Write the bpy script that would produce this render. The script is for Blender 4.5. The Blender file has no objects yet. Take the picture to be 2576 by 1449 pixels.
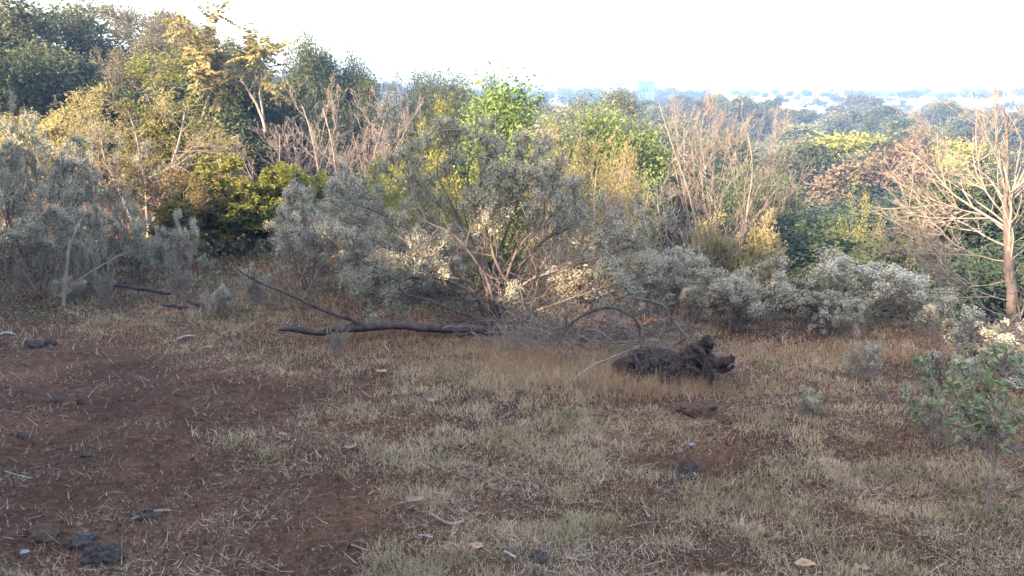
import bpy, math, random
import numpy as np
R = math.radians
sc = bpy.context.scene
COL = sc.collection
# ---------------------------------------------------------------- camera
CZ, PITCH, FPX = 1.70, R(12.95), 2143.0          # photo measured in 2576 x 1449 units
cam = bpy.data.cameras.new('camera'); cam_o = bpy.data.objects.new('camera', cam); COL.objects.link(cam_o)
cam.sensor_width = 36.0; cam.lens = 36.0 * FPX / 2576.0; cam.clip_start = 0.05; cam.clip_end = 30000
cam_o.location = (0, 0, CZ); cam_o.rotation_euler = (math.pi/2 - PITCH, 0, 0)
sc.camera = cam_o
# ---------------------------------------------------------------- light
LD = np.array([0.82, 0.572]); EL = R(25.0)         # horizontal travel direction of the sunlight, elevation
w = bpy.data.worlds.new('World'); sc.world = w; w.use_nodes = True
nt = w.node_tree; sky = nt.nodes.new('ShaderNodeTexSky'); sky.sky_type = 'NISHITA'; sky.sun_disc = False
sky.sun_elevation = EL; sky.sun_rotation = math.atan2(-LD[0], -LD[1]); sky.air_density = 1.0; sky.dust_density = 2.0
bg = nt.nodes['Background']; bg.inputs[1].default_value = 0.15; tint = nt.nodes.new('ShaderNodeMixRGB'); tint.blend_type = 'MULTIPLY'; tint.inputs[0].default_value = 1; tint.inputs[2].default_value = (1.06, .995, .96, 1); nt.links.new(sky.outputs[0], tint.inputs[1]); nt.links.new(tint.outputs[0], bg.inputs[0])
sun = bpy.data.lights.new('sun', 'SUN'); sun.energy = 3.9; sun.angle = R(0.6); sun.color = (1.0, 0.78, 0.55)
sun_o = bpy.data.objects.new('sun', sun); COL.objects.link(sun_o)
from mathutils import Vector
sun_o.rotation_euler = Vector((-LD[0]*math.cos(EL), -LD[1]*math.cos(EL), math.sin(EL))).to_track_quat('Z', 'Y').to_euler()
vs = sc.view_settings; vs.view_transform = 'Standard'; vs.look = 'None'; vs.gamma = 1; vs.use_curve_mapping = False; vs.exposure = 3.22
cy = sc.cycles; cy.max_bounces = 6; cy.diffuse_bounces = 3; cy.glossy_bounces = 2; cy.transmission_bounces = 3
cy.transparent_max_bounces = 4; cy.volume_bounces = 0; cy.sample_clamp_indirect = 4; cy.use_denoising = True; cy.denoiser = 'OPENIMAGEDENOISE'
# ---------------------------------------------------------------- materials
def new_mat(name):
    m = bpy.data.materials.new(name); m.use_nodes = True; n = m.node_tree.nodes; n.clear(); return m, n, m.node_tree.links
def ramp(n, stops):
    r = n.new('ShaderNodeValToRGB'); e = r.color_ramp.elements
    while len(e) < len(stops): e.new(0.5)
    for k, (p, c) in enumerate(stops): e[k].position = p; e[k].color = (*c, 1)
    return r
def leaf_mat(name, cols, trans=0.3, gloss=0.0, obvar=0.25):
    """leaf colour picked per leaf from a ramp (attribute rnd); every plant copy shifts a little"""
    m, n, l = new_mat(name); o = n.new('ShaderNodeOutputMaterial')
    a = n.new('ShaderNodeAttribute'); a.attribute_name = 'rnd'
    k = len(cols); r = ramp(n, [(i/(k-1) if k > 1 else 0, c) for i, c in enumerate(cols)]); l.new(a.outputs['Fac'], r.inputs[0])
    oi = n.new('ShaderNodeObjectInfo'); mr = n.new('ShaderNodeMapRange'); l.new(oi.outputs['Random'], mr.inputs[0])
    mr.inputs[3].default_value = 1-obvar; mr.inputs[4].default_value = 1+obvar
    hs = n.new('ShaderNodeHueSaturation'); l.new(mr.outputs[0], hs.inputs['Value']); l.new(r.outputs[0], hs.inputs['Color'])
    d = n.new('ShaderNodeBsdfDiffuse'); l.new(hs.outputs[0], d.inputs[0])
    t = n.new('ShaderNodeBsdfTranslucent'); l.new(hs.outputs[0], t.inputs[0])
    mx = n.new('ShaderNodeMixShader'); mx.inputs[0].default_value = trans; l.new(d.outputs[0], mx.inputs[1]); l.new(t.outputs[0], mx.inputs[2])
    out = mx
    if gloss > 0:
        g = n.new('ShaderNodeBsdfGlossy'); g.inputs['Roughness'].default_value = 0.45; g.inputs[0].default_value = (1, 1, 1, 1)
        m2 = n.new('ShaderNodeMixShader'); m2.inputs[0].default_value = gloss; l.new(mx.outputs[0], m2.inputs[1]); l.new(g.outputs[0], m2.inputs[2]); out = m2
    l.new(out.outputs[0], o.inputs[0]); return m
def bark_mat(name, c0, c1, scale=30, rough=0.95, bump=0.4):
    m, n, l = new_mat(name); o = n.new('ShaderNodeOutputMaterial'); p = n.new('ShaderNodeBsdfPrincipled')
    tc = n.new('ShaderNodeTexCoord'); mp = n.new('ShaderNodeMapping'); mp.inputs['Scale'].default_value = (scale, scale, scale*0.35)
    l.new(tc.outputs['Object'], mp.inputs[0]); no = n.new('ShaderNodeTexNoise'); no.inputs['Scale'].default_value = 1; no.inputs['Detail'].default_value = 5
    l.new(mp.outputs[0], no.inputs[0]); r = ramp(n, [(0.3, c0), (0.7, c1)]); l.new(no.outputs[0], r.inputs[0])
    l.new(r.outputs[0], p.inputs['Base Color']); p.inputs['Roughness'].default_value = rough
    p.inputs['Specular IOR Level'].default_value = 0.25
    b = n.new('ShaderNodeBump'); b.inputs['Strength'].default_value = bump; b.inputs['Distance'].default_value = 0.01
    l.new(no.outputs[0], b.inputs['Height']); l.new(b.outputs[0], p.inputs['Normal']); l.new(p.outputs[0], o.inputs[0]); return m
M = {}
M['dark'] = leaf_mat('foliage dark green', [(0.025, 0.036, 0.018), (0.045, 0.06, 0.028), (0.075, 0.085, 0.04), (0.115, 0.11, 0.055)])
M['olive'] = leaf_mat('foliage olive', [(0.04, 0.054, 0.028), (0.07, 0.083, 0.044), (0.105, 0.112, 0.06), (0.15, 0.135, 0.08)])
M['palegold'] = leaf_mat('foliage pale gold', [(0.14, 0.13, 0.055), (0.21, 0.18, 0.08), (0.29, 0.235, 0.11), (0.38, 0.30, 0.15)], 0.4)
M['deep'] = leaf_mat('foliage shade-dark green', [(0.014, 0.024, 0.016), (0.026, 0.04, 0.024), (0.042, 0.058, 0.032), (0.07, 0.082, 0.04)])  # shade of the valley hollow put into the leaf colour
M['bright'] = leaf_mat('foliage bright green', [(0.045, 0.075, 0.022), (0.08, 0.11, 0.03), (0.12, 0.15, 0.045), (0.17, 0.18, 0.06)], 0.3)
M['lime'] = leaf_mat('foliage yellow green', [(0.06, 0.08, 0.02), (0.12, 0.13, 0.03), (0.18, 0.17, 0.04), (0.24, 0.18, 0.05)], 0.35)
M['gold'] = leaf_mat('foliage golden', [(0.10, 0.095, 0.035), (0.17, 0.15, 0.055), (0.25, 0.205, 0.085), (0.31, 0.25, 0.12)], 0.35)
M['amber'] = leaf_mat('foliage amber', [(0.075, 0.07, 0.03), (0.13, 0.10, 0.04), (0.22, 0.145, 0.055), (0.16, 0.13, 0.05)], 0.3)
M['brown'] = leaf_mat('foliage dry brown', [(0.07, 0.065, 0.035), (0.12, 0.105, 0.06), (0.16, 0.135, 0.08), (0.21, 0.17, 0.11)], 0.3)
M['rust'] = leaf_mat('foliage rust', [(0.065, 0.054, 0.034), (0.105, 0.082, 0.052), (0.15, 0.11, 0.068), (0.14, 0.12, 0.075)], 0.3)
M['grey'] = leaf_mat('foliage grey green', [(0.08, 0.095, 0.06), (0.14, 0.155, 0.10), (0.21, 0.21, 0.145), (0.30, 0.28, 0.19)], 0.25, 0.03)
M['greydark'] = leaf_mat('foliage grey green shade-dark', [(0.04, 0.055, 0.032), (0.07, 0.09, 0.05), (0.11, 0.125, 0.07), (0.16, 0.155, 0.09)], 0.25, 0.03)  # darker copy of grey: the bushes' shade put into the leaf colour
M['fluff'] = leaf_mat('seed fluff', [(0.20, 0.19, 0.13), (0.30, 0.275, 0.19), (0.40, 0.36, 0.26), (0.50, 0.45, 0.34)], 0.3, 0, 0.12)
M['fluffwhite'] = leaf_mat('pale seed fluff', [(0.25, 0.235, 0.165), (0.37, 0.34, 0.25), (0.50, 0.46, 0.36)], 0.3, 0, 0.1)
M['grass'] = leaf_mat('dry and green grass', [(0.075, 0.09, 0.032), (0.13, 0.13, 0.05), (0.21, 0.17, 0.085), (0.30, 0.225, 0.13), (0.40, 0.29, 0.175), (0.50, 0.37, 0.235)], 0.25, 0, 0)
M['tangle'] = leaf_mat('orange brown dry grass', [(0.12, 0.07, 0.04), (0.2, 0.125, 0.07), (0.30, 0.19, 0.10), (0.42, 0.29, 0.17)], 0.25, 0, 0)
M['straw'] = leaf_mat('straw', [(0.11, 0.065, 0.04), (0.23, 0.155, 0.095), (0.37, 0.27, 0.17), (0.50, 0.39, 0.28)], 0.1, 0, 0)
M['herb'] = leaf_mat('herb leaf', [(0.05, 0.075, 0.03), (0.09, 0.115, 0.05), (0.14, 0.15, 0.08), (0.20, 0.17, 0.09)], 0.3, 0.02)
M['sapling'] = leaf_mat('sapling leaf', [(0.075, 0.10, 0.04), (0.12, 0.15, 0.06), (0.18, 0.20, 0.08), (0.28, 0.24, 0.08)], 0.35, 0.04)
M['bark'] = bark_mat('grey bark', (0.05, 0.038, 0.033), (0.125, 0.10, 0.085))
M['barkdark'] = bark_mat('dark bark', (0.03, 0.024, 0.02), (0.085, 0.068, 0.055))
M['barkpale'] = bark_mat('pale bark', (0.10, 0.08, 0.064), (0.23, 0.185, 0.15))
M['barktan'] = bark_mat('tan bark', (0.12, 0.095, 0.075), (0.25, 0.20, 0.155))
M['log'] = bark_mat('weathered log bark', (0.020, 0.014, 0.013), (0.085, 0.058, 0.050), 22, 0.8, 0.8)
M['char'] = bark_mat('charred wood', (0.012, 0.011, 0.012), (0.05, 0.042, 0.04), 40, 0.8, 0.8)
M['dung'] = bark_mat('dry dung', (0.020, 0.015, 0.012), (0.065, 0.048, 0.038), 60, 0.9, 0.9)
M['darksoil'] = bark_mat('dark root soil', (0.010, 0.008, 0.007), (0.05, 0.026, 0.018), 40, 1, 1.0)
M['soilclod'] = bark_mat('soil clod', (0.032, 0.019, 0.013), (0.10, 0.052, 0.032), 60, 1, 0.8)
M['stump'] = bark_mat('rotten stump wood', (0.009, 0.007, 0.007), (0.055, 0.034, 0.026), 26, 0.95, 1.0)
M['deadwhite'] = bark_mat('bleached wood', (0.17, 0.15, 0.13), (0.32, 0.29, 0.26), 40, 0.8, 0.3)
M['scrap'] = bark_mat('pale scrap', (0.10, 0.115, 0.12), (0.20, 0.225, 0.235), 60, 0.6, 0.3)
M['dryleaf'] = bark_mat('fallen dry leaf', (0.22, 0.12, 0.06), (0.36, 0.21, 0.11), 40, 0.8, 0.3)
M['dryleafdull'] = bark_mat('dull fallen leaf', (0.13, 0.08, 0.055), (0.25, 0.16, 0.115), 40, 0.8, 0.3)
# ---------------------------------------------------------------- terrain
_r = np.random.default_rng(11); _perm = _r.random((256, 256))
def vnoise(x, y, s):
    x = np.asarray(x, float)/s + 1000.3; y = np.asarray(y, float)/s + 1000.7
    xi = np.floor(x).astype(int); yi = np.floor(y).astype(int); fx = x-xi; fy = y-yi
    fx = fx*fx*(3-2*fx); fy = fy*fy*(3-2*fy); g = lambda a, b: _perm[a & 255, b & 255]
    return (g(xi, yi)*(1-fx)+g(xi+1, yi)*fx)*(1-fy) + (g(xi, yi+1)*(1-fx)+g(xi+1, yi+1)*fx)*fy - 0.5
def sm(a, b, x):
    t = np.clip((x-a)/(b-a), 0, 1); return t*t*(3-2*t)
def h(x, y):
    x = np.asarray(x, float); y = np.asarray(y, float); r = np.hypot(x, y)
    z = -0.06*np.clip(y, -3, 12)
    # valley to the right and ahead
    edge = 8.3 + 1.6*np.clip(-x, 0, 30) + np.clip(x-1, 0, 4)*-0.25
    d = np.clip(y - edge, 0, None) + np.clip(x-9, 0, None)*0.4
    left = sm(-30, 0, x + 0.10*y)
    drop = -(np.clip(d, 0, 18)*0.32)*(0.25+0.75*left)
    z = z + drop*sm(0, 3, d)
    z = z + 1.6*vnoise(x, y, 30)*sm(30, 80, r) + 3.2*vnoise(x, y, 80)*sm(90, 220, r)
    z = z + sm(70, 360, r)*5.7
    # unseen bank added behind on the left to throw the clearing into shade
    s = x*LD[0] + y*LD[1]; p = x*LD[1] - y*LD[0]
    z = z + (5.05+.9*sm(-5.0, -3.2, p))*sm(-2.0, -7.0, s + 0.8*vnoise(p, s, 4))*sm(-19, -14, p)
    # left plateau gently rising
    z = z + 0.9*sm(-4, -26, x)*sm(12, 30, y)
    near = 1-sm(14, 30, r)
    z = z + near*(0.11*vnoise(x, y, 1.7) + 0.06*vnoise(x, y, 0.6) + 0.030*vnoise(x, y, 0.21) + 0.020*vnoise(x, y, 0.08))
    return z
fw = np.array([0, math.cos(PITCH), -math.sin(PITCH)]); up = np.array([0, math.sin(PITCH), math.cos(PITCH)])
def ray(u, v): return fw + (u-1288)/FPX*np.array([1, 0, 0]) + (724.5-v)/FPX*up
def at(u, v, Y):
    d = ray(u, v); return np.array([0, 0, CZ]) + d*(Y/d[1])
def G(u, v, ymax=60):
    """ground point seen at photo position (u, v)"""
    d = ray(u, v); Y = np.linspace(1.5, ymax, 1500); P = np.array([0, 0, CZ])[None] + d[None]*(Y/d[1])[:, None]
    below = P[:, 2] < h(P[:, 0], P[:, 1]); i = int(np.argmax(below)) if below.any() else len(Y)-1
    x, y = P[i, 0], P[i, 1]; return np.array([x, y, float(h(x, y))])
def uv_of(P):
    q = P - np.array([0, 0, CZ]); zc = q @ fw; return 1288 + FPX*q[:, 0]/zc, 724.5 - FPX*(q @ up)/zc
# ---------------------------------------------------------------- mesh helpers
def mesh(name, V, faces, mats, rnds=None, smooth=None, slots=None):
    """faces: list of (n,k) index arrays; rnds: list of per-face floats; slots: material index per array"""
    me = bpy.data.meshes.new(name); V = np.asarray(V, np.float32)
    me.vertices.add(len(V)); me.vertices.foreach_set('co', V.ravel())
    tot = [f.shape[1]*len(f) for f in faces]; li = np.concatenate([f.ravel() for f in faces]).astype(np.int32)
    cnt = np.concatenate([np.full(len(f), f.shape[1], np.int32) for f in faces])
    st = np.concatenate([[0], np.cumsum(cnt)[:-1]]).astype(np.int32)
    me.loops.add(len(li)); me.loops.foreach_set('vertex_index', li)
    me.polygons.add(len(cnt)); me.polygons.foreach_set('loop_start', st); me.polygons.foreach_set('loop_total', cnt)
    if rnds is not None:
        a = me.attributes.new('rnd', 'FLOAT', 'FACE'); a.data.foreach_set('value', np.concatenate(rnds).astype(np.float32))
    if smooth is not None:
        me.polygons.foreach_set('use_smooth', np.concatenate([np.full(len(f), s) for f, s in zip(faces, smooth)]))
    if slots is not None:
        me.polygons.foreach_set('material_index', np.concatenate([np.full(len(f), s, np.int32) for f, s in zip(faces, slots)]))
    for m in mats: me.materials.append(m)
    me.update(calc_edges=True); return me
def link(name, me, parent=None, loc=None):
    o = bpy.data.objects.new(name, me); COL.objects.link(o)
    if parent is not None: o.parent = parent
    if loc is not None: o.location = loc
    return o
def tag(o, label=None, cat=None, group=None, kind=None):
    if label: o['label'] = label
    if cat: o['category'] = cat
    if group: o['group'] = group
    if kind: o['kind'] = kind
    return o
def thing(name, loc, label, cat, group=None, rz=0.0):
    o = bpy.data.objects.new(name, None); COL.objects.link(o); o.location = loc; o.rotation_euler = (0, 0, rz); o.empty_display_size = 0.2
    return tag(o, label, cat, group)
def dup(root, loc, rz, scale, label, group=None):
    r = root.copy(); COL.objects.link(r); r.location = loc; r.rotation_euler = (0, 0, rz); r.scale = scale; r['label'] = label
    if group: r['group'] = group
    for ch in list(root.children):
        c = ch.copy(); COL.objects.link(c); c.parent = r
        for g in ch.children:
            d = g.copy(); COL.objects.link(d); d.parent = c
    return r
def nrm(a): return a/np.maximum(np.linalg.norm(a, axis=-1, keepdims=True), 1e-9)
class Geo:
    """collects tubes and leaves as numpy arrays"""
    def __init__(s): s.V = []; s.F = []; s.R = []; s.S = []; s.sl = []; s.n = 0
    def add(s, V, F, rnd, smooth, slot=0):
        s.V.append(V); s.F.append(F + s.n); s.R.append(rnd); s.S.append(smooth); s.sl.append(slot); s.n += len(V)
    def tubes(s, P, Rd, sides=5, slot=0, rough=0.0, rng=None):
        """P (B,K,3) Rd (B,K)"""
        B, K, _ = P.shape
        if B == 0: return
        T = np.gradient(P, axis=1); T = nrm(T); ref = np.where(np.abs(T[..., 2:3]) > 0.9, np.array([1., 0, 0]), np.array([0, 0, 1.]))
        ref = np.repeat(ref[:, :1], K, 1); A = nrm(np.cross(T, ref)); C = np.cross(T, A)
        a = np.arange(sides)/sides*2*math.pi
        rr = Rd[..., None]*np.ones(sides)
        if rough > 0: rr = rr*(1 + rough*(rng.random((B, K, sides))-0.5)*2)
        V = P[:, :, None] + rr[..., None]*(np.cos(a)[:, None]*A[:, :, None] + np.sin(a)[:, None]*C[:, :, None])
        b = np.arange(B)[:, None, None]*K*sides; k = np.arange(K-1)[None, :, None]*sides; j = np.arange(sides)[None, None, :]; j2 = (j+1) % sides
        q = np.stack([b+k+j, b+k+j2, b+k+sides+j2, b+k+sides+j], -1).reshape(-1, 4)
        s.add(V.reshape(-1, 3), q, np.full(len(q), 0.5), True, slot)
        if sides > 3:
            cap = (np.arange(B)[:, None]*K*sides + (K-1)*sides + np.arange(sides)[None]); s.add(np.zeros((0, 3)), cap - s.n + (s.n - len(V.reshape(-1, 3))), np.full(B, .5), False, slot)
    def leaves(s, P, D, L, Wd, rng, slot=0, rnd=None, upb=0.5, fold=0.25, big=False, droop=0.2):
        N = len(P)
        if N == 0: return
        D = nrm(D); up_ = nrm(rng.normal(size=(N, 3)) + np.array([0, 0, upb*2])); side = nrm(np.cross(D, up_)); nn = np.cross(side, D)
        L = np.broadcast_to(L, (N,))[:, None]; Wd = np.broadcast_to(Wd, (N,))[:, None]
        rnd = rng.random(N) if rnd is None else rnd
        mid = P + D*L*0.45 + nn*L*0.0; l = mid + side*Wd/2 + nn*Wd*fold; r = mid - side*Wd/2 + nn*Wd*fold; tip = P + D*L - nn*L*droop
        if big:
            V = np.stack([P, l, mid + nn*0.0, r, tip], 1).reshape(-1, 3); i = np.arange(N)[:, None]*5
            F = np.concatenate([i+np.array([[0, 2, 1]]), i+np.array([[0, 3, 2]]), i+np.array([[1, 2, 4]]), i+np.array([[2, 3, 4]])]); rr = np.tile(rnd, 4)
        else:
            V = np.stack([P, l, tip, r], 1).reshape(-1, 3); i = np.arange(N)[:, None]*4
            F = np.concatenate([i+np.array([[0, 2, 1]]), i+np.array([[0, 3, 2]])]); rr = np.tile(rnd, 2)
        s.add(V, F, rr, False, slot)
    def tris(s, P, size, rng, slot=0, rnd=None, stretch=1.0):
        N = len(P); a = rng.normal(size=(N, 3, 3)); a = nrm(a - a.mean(1, keepdims=True)); size = np.broadcast_to(size, (N,))
        V = (P[:, None] + a*size[:, None, None]*np.array([1, 1, stretch])).reshape(-1, 3); F = np.arange(N*3).reshape(-1, 3)
        s.add(V, F, rng.random(N) if rnd is None else rnd, False, slot)
    def build(s, name, mats, parent=None, loc=None, T=None):
        V = np.concatenate(s.V)
        if T is not None: V = T(V)
        o = link(name, mesh(name, V, s.F, mats, s.R, s.S, s.sl), parent, loc); return o
def grow(P0, D0, L, R0, R1, K, wig, upt, rng):
    B = len(P0); P = np.zeros((B, K, 3)); P[:, 0] = P0; D = nrm(D0); st = (np.asarray(L)/(K-1))[:, None]
    for k in range(1, K):
        D = nrm(D + wig*rng.normal(size=(B, 3)) + np.array([0, 0, upt])); P[:, k] = P[:, k-1] + D*st
    t = np.linspace(0, 1, K)[None]; return P, np.asarray(R0)[:, None]*(1-t) + np.asarray(R1)[:, None]*t
def kids(P, Rd, n, t0, t1, ang, lf, K, wig, upt, rng, rf=0.6, taper=0.55, angv=0.25, flat=0.0, Lmul=None):
    B, Kp, _ = P.shape; Lp = np.linalg.norm(np.diff(P, axis=1), axis=2).sum(1)
    idx = np.repeat(np.arange(B), n); N = len(idx); t = t0 + (t1-t0)*((np.tile(np.arange(n), B)+rng.random(N))/n)
    f = t*(Kp-1); k = np.minimum(f.astype(int), Kp-2); fr = (f-k)[:, None]
    p = P[idx, k]*(1-fr) + P[idx, k+1]*fr; tan = nrm(P[idx, k+1]-P[idx, k]); r = Rd[idx, k]*(1-fr[:, 0]) + Rd[idx, k+1]*fr[:, 0]
    perp = rng.normal(size=(N, 3)); perp[:, 2] *= (1-flat); perp = nrm(perp - (perp*tan).sum(1, keepdims=True)*tan)
    a = ang + angv*rng.normal(size=N); D = tan*np.cos(a)[:, None] + perp*np.sin(a)[:, None]
    L = Lp[idx]*lf*(1 - taper*(t-t0)/(max(t1-t0, 1e-6)))*(0.7+0.6*rng.random(N))
    R0 = r*rf; return grow(p, D, L, R0, R0*0.35, K, wig, upt, rng)
def sample_on(P, n, t0, t1, rng):
    B, K, _ = P.shape; idx = np.repeat(np.arange(B), n); t = (t0+(t1-t0)*rng.random(len(idx)))*(K-1); k = np.minimum(t.astype(int), K-2); fr = (t-k)[:, None]
    return P[idx, k]*(1-fr)+P[idx, k+1]*fr, nrm(P[idx, k+1]-P[idx, k]), idx

def plant(name, label, cat, base, H, W, seed, kind, leafmat=None, bark='bark', group=None, stems=None, rz=0.0, q=1.0, leafsize=None, lean=(0, 0), fluff=1.0, fluffmat='fluff', leafn=1.0, twigbark=None):
    """builds one plant: an Empty at its base > trunk, crown (> seed_head)"""
    rng = np.random.default_rng(seed); tr = Geo(); cr = Geo(); fl = Geo()
    lean = np.array([lean[0], lean[1], 0.0])
    S = dict(
      dense=dict(ns=1, sp=0.12, L0=.62, r=.035, l1=(10, .28, 1, .95, .62, .18, .07), l2=(8, .25, 1, .8, .5, .18, .02), l3=(5, .2, 1, .8, .45, .15, 0), leaf=(26, .5), sz=(.018, .010), clump=.030),
      shrub=dict(ns=6, sp=0.50, L0=.75, r=.016, l1=(7, .2, 1, .75, .55, .14, .04), l2=(6, .2, 1, .75, .5, .16, .02), l3=(4, .2, 1, .7, .5, .15, 0), leaf=(12, .4), sz=(.024, .014), clump=.02),
      sparse=dict(ns=3, sp=0.30, L0=.8, r=.016, l1=(8, .3, 1, .7, .5, .12, .05), l2=(6, .3, 1, .7, .5, .14, .02), l3=(4, .2, 1, .7, .5, .15, 0), leaf=(9, .5), sz=(.022, .012), clump=.02),
      bare=dict(ns=4, sp=0.30, L0=.92, r=.0085, l1=(8, .15, .95, .48, .55, .13, .09), l2=(7, .15, 1, .5, .50, .15, .05), l3=(6, .15, 1, .6, .45, .17, .03), leaf=(0, .5), sz=(.02, .012), clump=.01),
      seed=dict(ns=6, sp=0.55, L0=.85, r=.012, l1=(7, .30, 1, .65, .42, .14, .08), l2=(4, .3, 1, .65, .5, .16, .06), l3=(3, .3, 1, .6, .5, .12, .05), leaf=(7, .1), sz=(.036, .013), clump=.0),
      high=dict(ns=1, sp=0.05, L0=.85, r=.025, l1=(10, .5, 1, 1.1, .34, .16, .02), l2=(8, .25, 1, .8, .5, .18, .02), l3=(5, .2, 1, .8, .45, .15, 0), leaf=(26, .5), sz=(.018, .010), clump=.030),
      umbrella=dict(ns=3, sp=.30, L0=.85, r=.016, l1=(5, .5, 1, .7, .5, .1, .05), l2=(6, .6, 1, .9, .5, .1, .0), l3=(5, .3, 1, .9, .5, .1, 0), leaf=(16, .4), sz=(.016, .008), clump=.02),
    )[kind if kind != 'feather' else 'sparse']
    if stems is None:
        n = S['ns']; a = rng.random()*6.28 + np.arange(n)*6.283/n; sp = S['sp']*(0.6+0.8*rng.random(n))
        D = np.stack([np.cos(a)*sp, np.sin(a)*sp, np.ones(n)], 1) + lean
        P0 = np.stack([np.cos(a), np.sin(a), np.zeros(n)-0.3], 1)*0.02*H*(n > 1) ; P0[:, 2] = -0.03*H
        L = S['L0']*H*(0.8+0.35*rng.random(n)); P, Rd = grow(P0, D, L, np.full(n, S['r']*H*(1.0 if n == 1 else .8)), np.full(n, S['r']*H*.2), 9, .10, .05, rng)
        if n > 1: Rd = Rd*(0.7+0.5*rng.random((n, 1)))
    else:
        P = np.array([s[0] for s in stems]); Rd = np.array([s[1] for s in stems])
    if stems is not None and kind == 'bare': tr.tubes(P[:1], Rd[:1], 9, 0, .10, rng); cr.tubes(P[1:], Rd[1:]*.34, 6, 0, .08, rng)
    else: tr.tubes(P, Rd, 7, 0, .10, rng)
    def lev(P, Rd, p, K, **kw): return kids(P, Rd, max(1, int(round(p[0]*kw.pop('m', 1)))), p[1], p[2], p[3], p[4], K, p[5], p[6], rng, **kw)
    P1, R1 = lev(P, Rd, S['l1'], 7, rf=.55); mn = 0.0026 if kind != 'bare' else 0.0018
    flat = .7 if kind == 'umbrella' else 0
    P2, R2 = lev(P1, R1, S['l2'], 5, flat=flat, m=q); P3, R3 = lev(P2, R2, S['l3'], 4, flat=flat, m=q)
    cl = lambda r: np.maximum(r, mn*max(1, H/3))
    (cr if kind == 'bare' else tr).tubes(P1, cl(R1)*(.65 if kind == 'bare' else 1), 5); cr.tubes(P2, cl(R2)*(.8 if kind == 'bare' else 1), 4)
    cr.tubes(P3, cl(R3)*.8, 3)
    nl, t0 = S['leaf']; nl = int(nl*q*leafn); ls, lw = S['sz']
    if leafsize: ls, lw = leafsize/H, leafsize*.5/H
    if kind == 'feather':
        # long drooping pinnate fronds of small leaflets
        p, d, _ = sample_on(P3, 3, .2, 1, rng); fd = nrm(d + .6*rng.normal(size=p.shape)); FP, FR = grow(p, fd, np.full(len(p), .11*H)*(0.7+.6*rng.random(len(p))), np.full(len(p), .003), np.full(len(p), .002), 5, .08, -.05, rng)
        cr.tubes(FP, FR, 3)
        q_, dq, ii = sample_on(FP, 26, .05, 1, rng); sd = nrm(np.cross(dq, np.array([0, 0, 1.]))+1e-3)*np.where(rng.random(len(q_)) < .5, -1, 1)[:, None]
        cr.leaves(q_, sd + .4*dq + [0, 0, -.25], .03*H, .011*H, rng, 1, rnd=np.clip(np.random.default_rng(seed+1).random(len(FP))[ii]*.7+.3*rng.random(len(q_)), 0, 1))
    elif nl > 0:
        p, d, ii = sample_on(P3, nl, t0, 1.05, rng); p = p + rng.normal(size=p.shape)*S['clump']*H
        base_r = rng.random(len(P3))[ii]; cl_r = rng.random(len(P1))[(ii//max(1, len(P3)//len(P1))) % len(P1)]
        rr = np.clip(.35*base_r + .35*cl_r + .4*rng.random(len(p)) - .05, 0, 1)
        big = kind == 'seed' or (leafsize is not None and leafsize > .05)
        cr.leaves(p, d + .8*rng.normal(size=p.shape) + [0, 0, -.2 if kind == 'seed' else 0], ls*H*(.7+.6*rng.random(len(p))), lw*H*(.7+.6*rng.random(len(p))), rng, 1, rr, .5, .2, big)
        if kind in ('dense', 'shrub'):
            p, d, ii = sample_on(P2, max(1, nl//5), .2, 1, rng); cr.leaves(p + rng.normal(size=p.shape)*S['clump']*H, rng.normal(size=p.shape), ls*H, lw*H, rng, 1)
    if kind == 'bare' and leafn != 1.0:
        p, d, ii = sample_on(P3, max(1, int(leafn)), .5, 1, rng); cr.leaves(p, d+rng.normal(size=p.shape)*.7, .022*H, .014*H, rng, 1)
    if kind == 'seed' and fluff > 0:
        # panicles of tiny seed heads at the twig ends
        tips = P3[:, -1]; keep = rng.random(len(tips)) < .72*fluff; tips = tips[keep]; n = 88
        hub = np.repeat(tips, n, 0); rad = np.repeat(.05+.07*rng.random(len(tips)), n)[:, None]*(H/2.2)**.5
        off = nrm(rng.normal(size=hub.shape))*(rng.random((len(hub), 1))**.5)*rad; off[:, 2] = off[:, 2]*1.1 + rad[:, 0]*.3
        fl.tris(hub+off, .0062*(.6+.8*rng.random(len(hub))), rng, 0, np.clip(np.repeat(rng.random(len(tips)), n)*.6+.4*rng.random(len(hub)), 0, 1))
        s0 = np.repeat(tips, 7, 0); e = s0 + nrm(rng.normal(size=s0.shape)+[0, 0, .4])*.08*(H/2.2)**.5
        cr.tubes(np.stack([s0, e], 1), np.full((len(s0), 2), .0014), 3)
    if kind in ('seed', 'shrub'):
        DP, DR = kids(P, Rd, 9, .08, .7, 1.0, .38, 7, .22, .0, rng, rf=.3); cr.tubes(DP, np.maximum(DR, .0022), 4); D2, E2 = kids(DP, DR, 5, .2, 1, .8, .5, 5, .22, .0, rng, rf=.6); cr.tubes(D2, np.maximum(E2, .0014), 3)
    # fit to the wanted height and width
    A = np.concatenate(cr.V + tr.V); zt = np.percentile(A[:, 2], 98.3 if kind == 'dense' and stems is None else 99.6)
    xw = np.percentile(A[:, 0], 99)-np.percentile(A[:, 0], 1)
    if stems is None: kz = H/zt; kx = (W/xw) if W else kz
    else: kz = kx = 1.0
    def T(V): V = V.copy(); V[:, 2] *= kz; V[:, :2] *= kx; return V
    root = thing(name, tuple(base), label, cat, group, rz)
    tr.build('trunk', [M[bark]], root, T=T); c = cr.build('crown', [M[twigbark or bark], M[leafmat or 'dark']], root, T=T)
    if fl.V: f = fl.build('seed_head', [M[fluffmat]], c, T=T)
    return root
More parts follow.
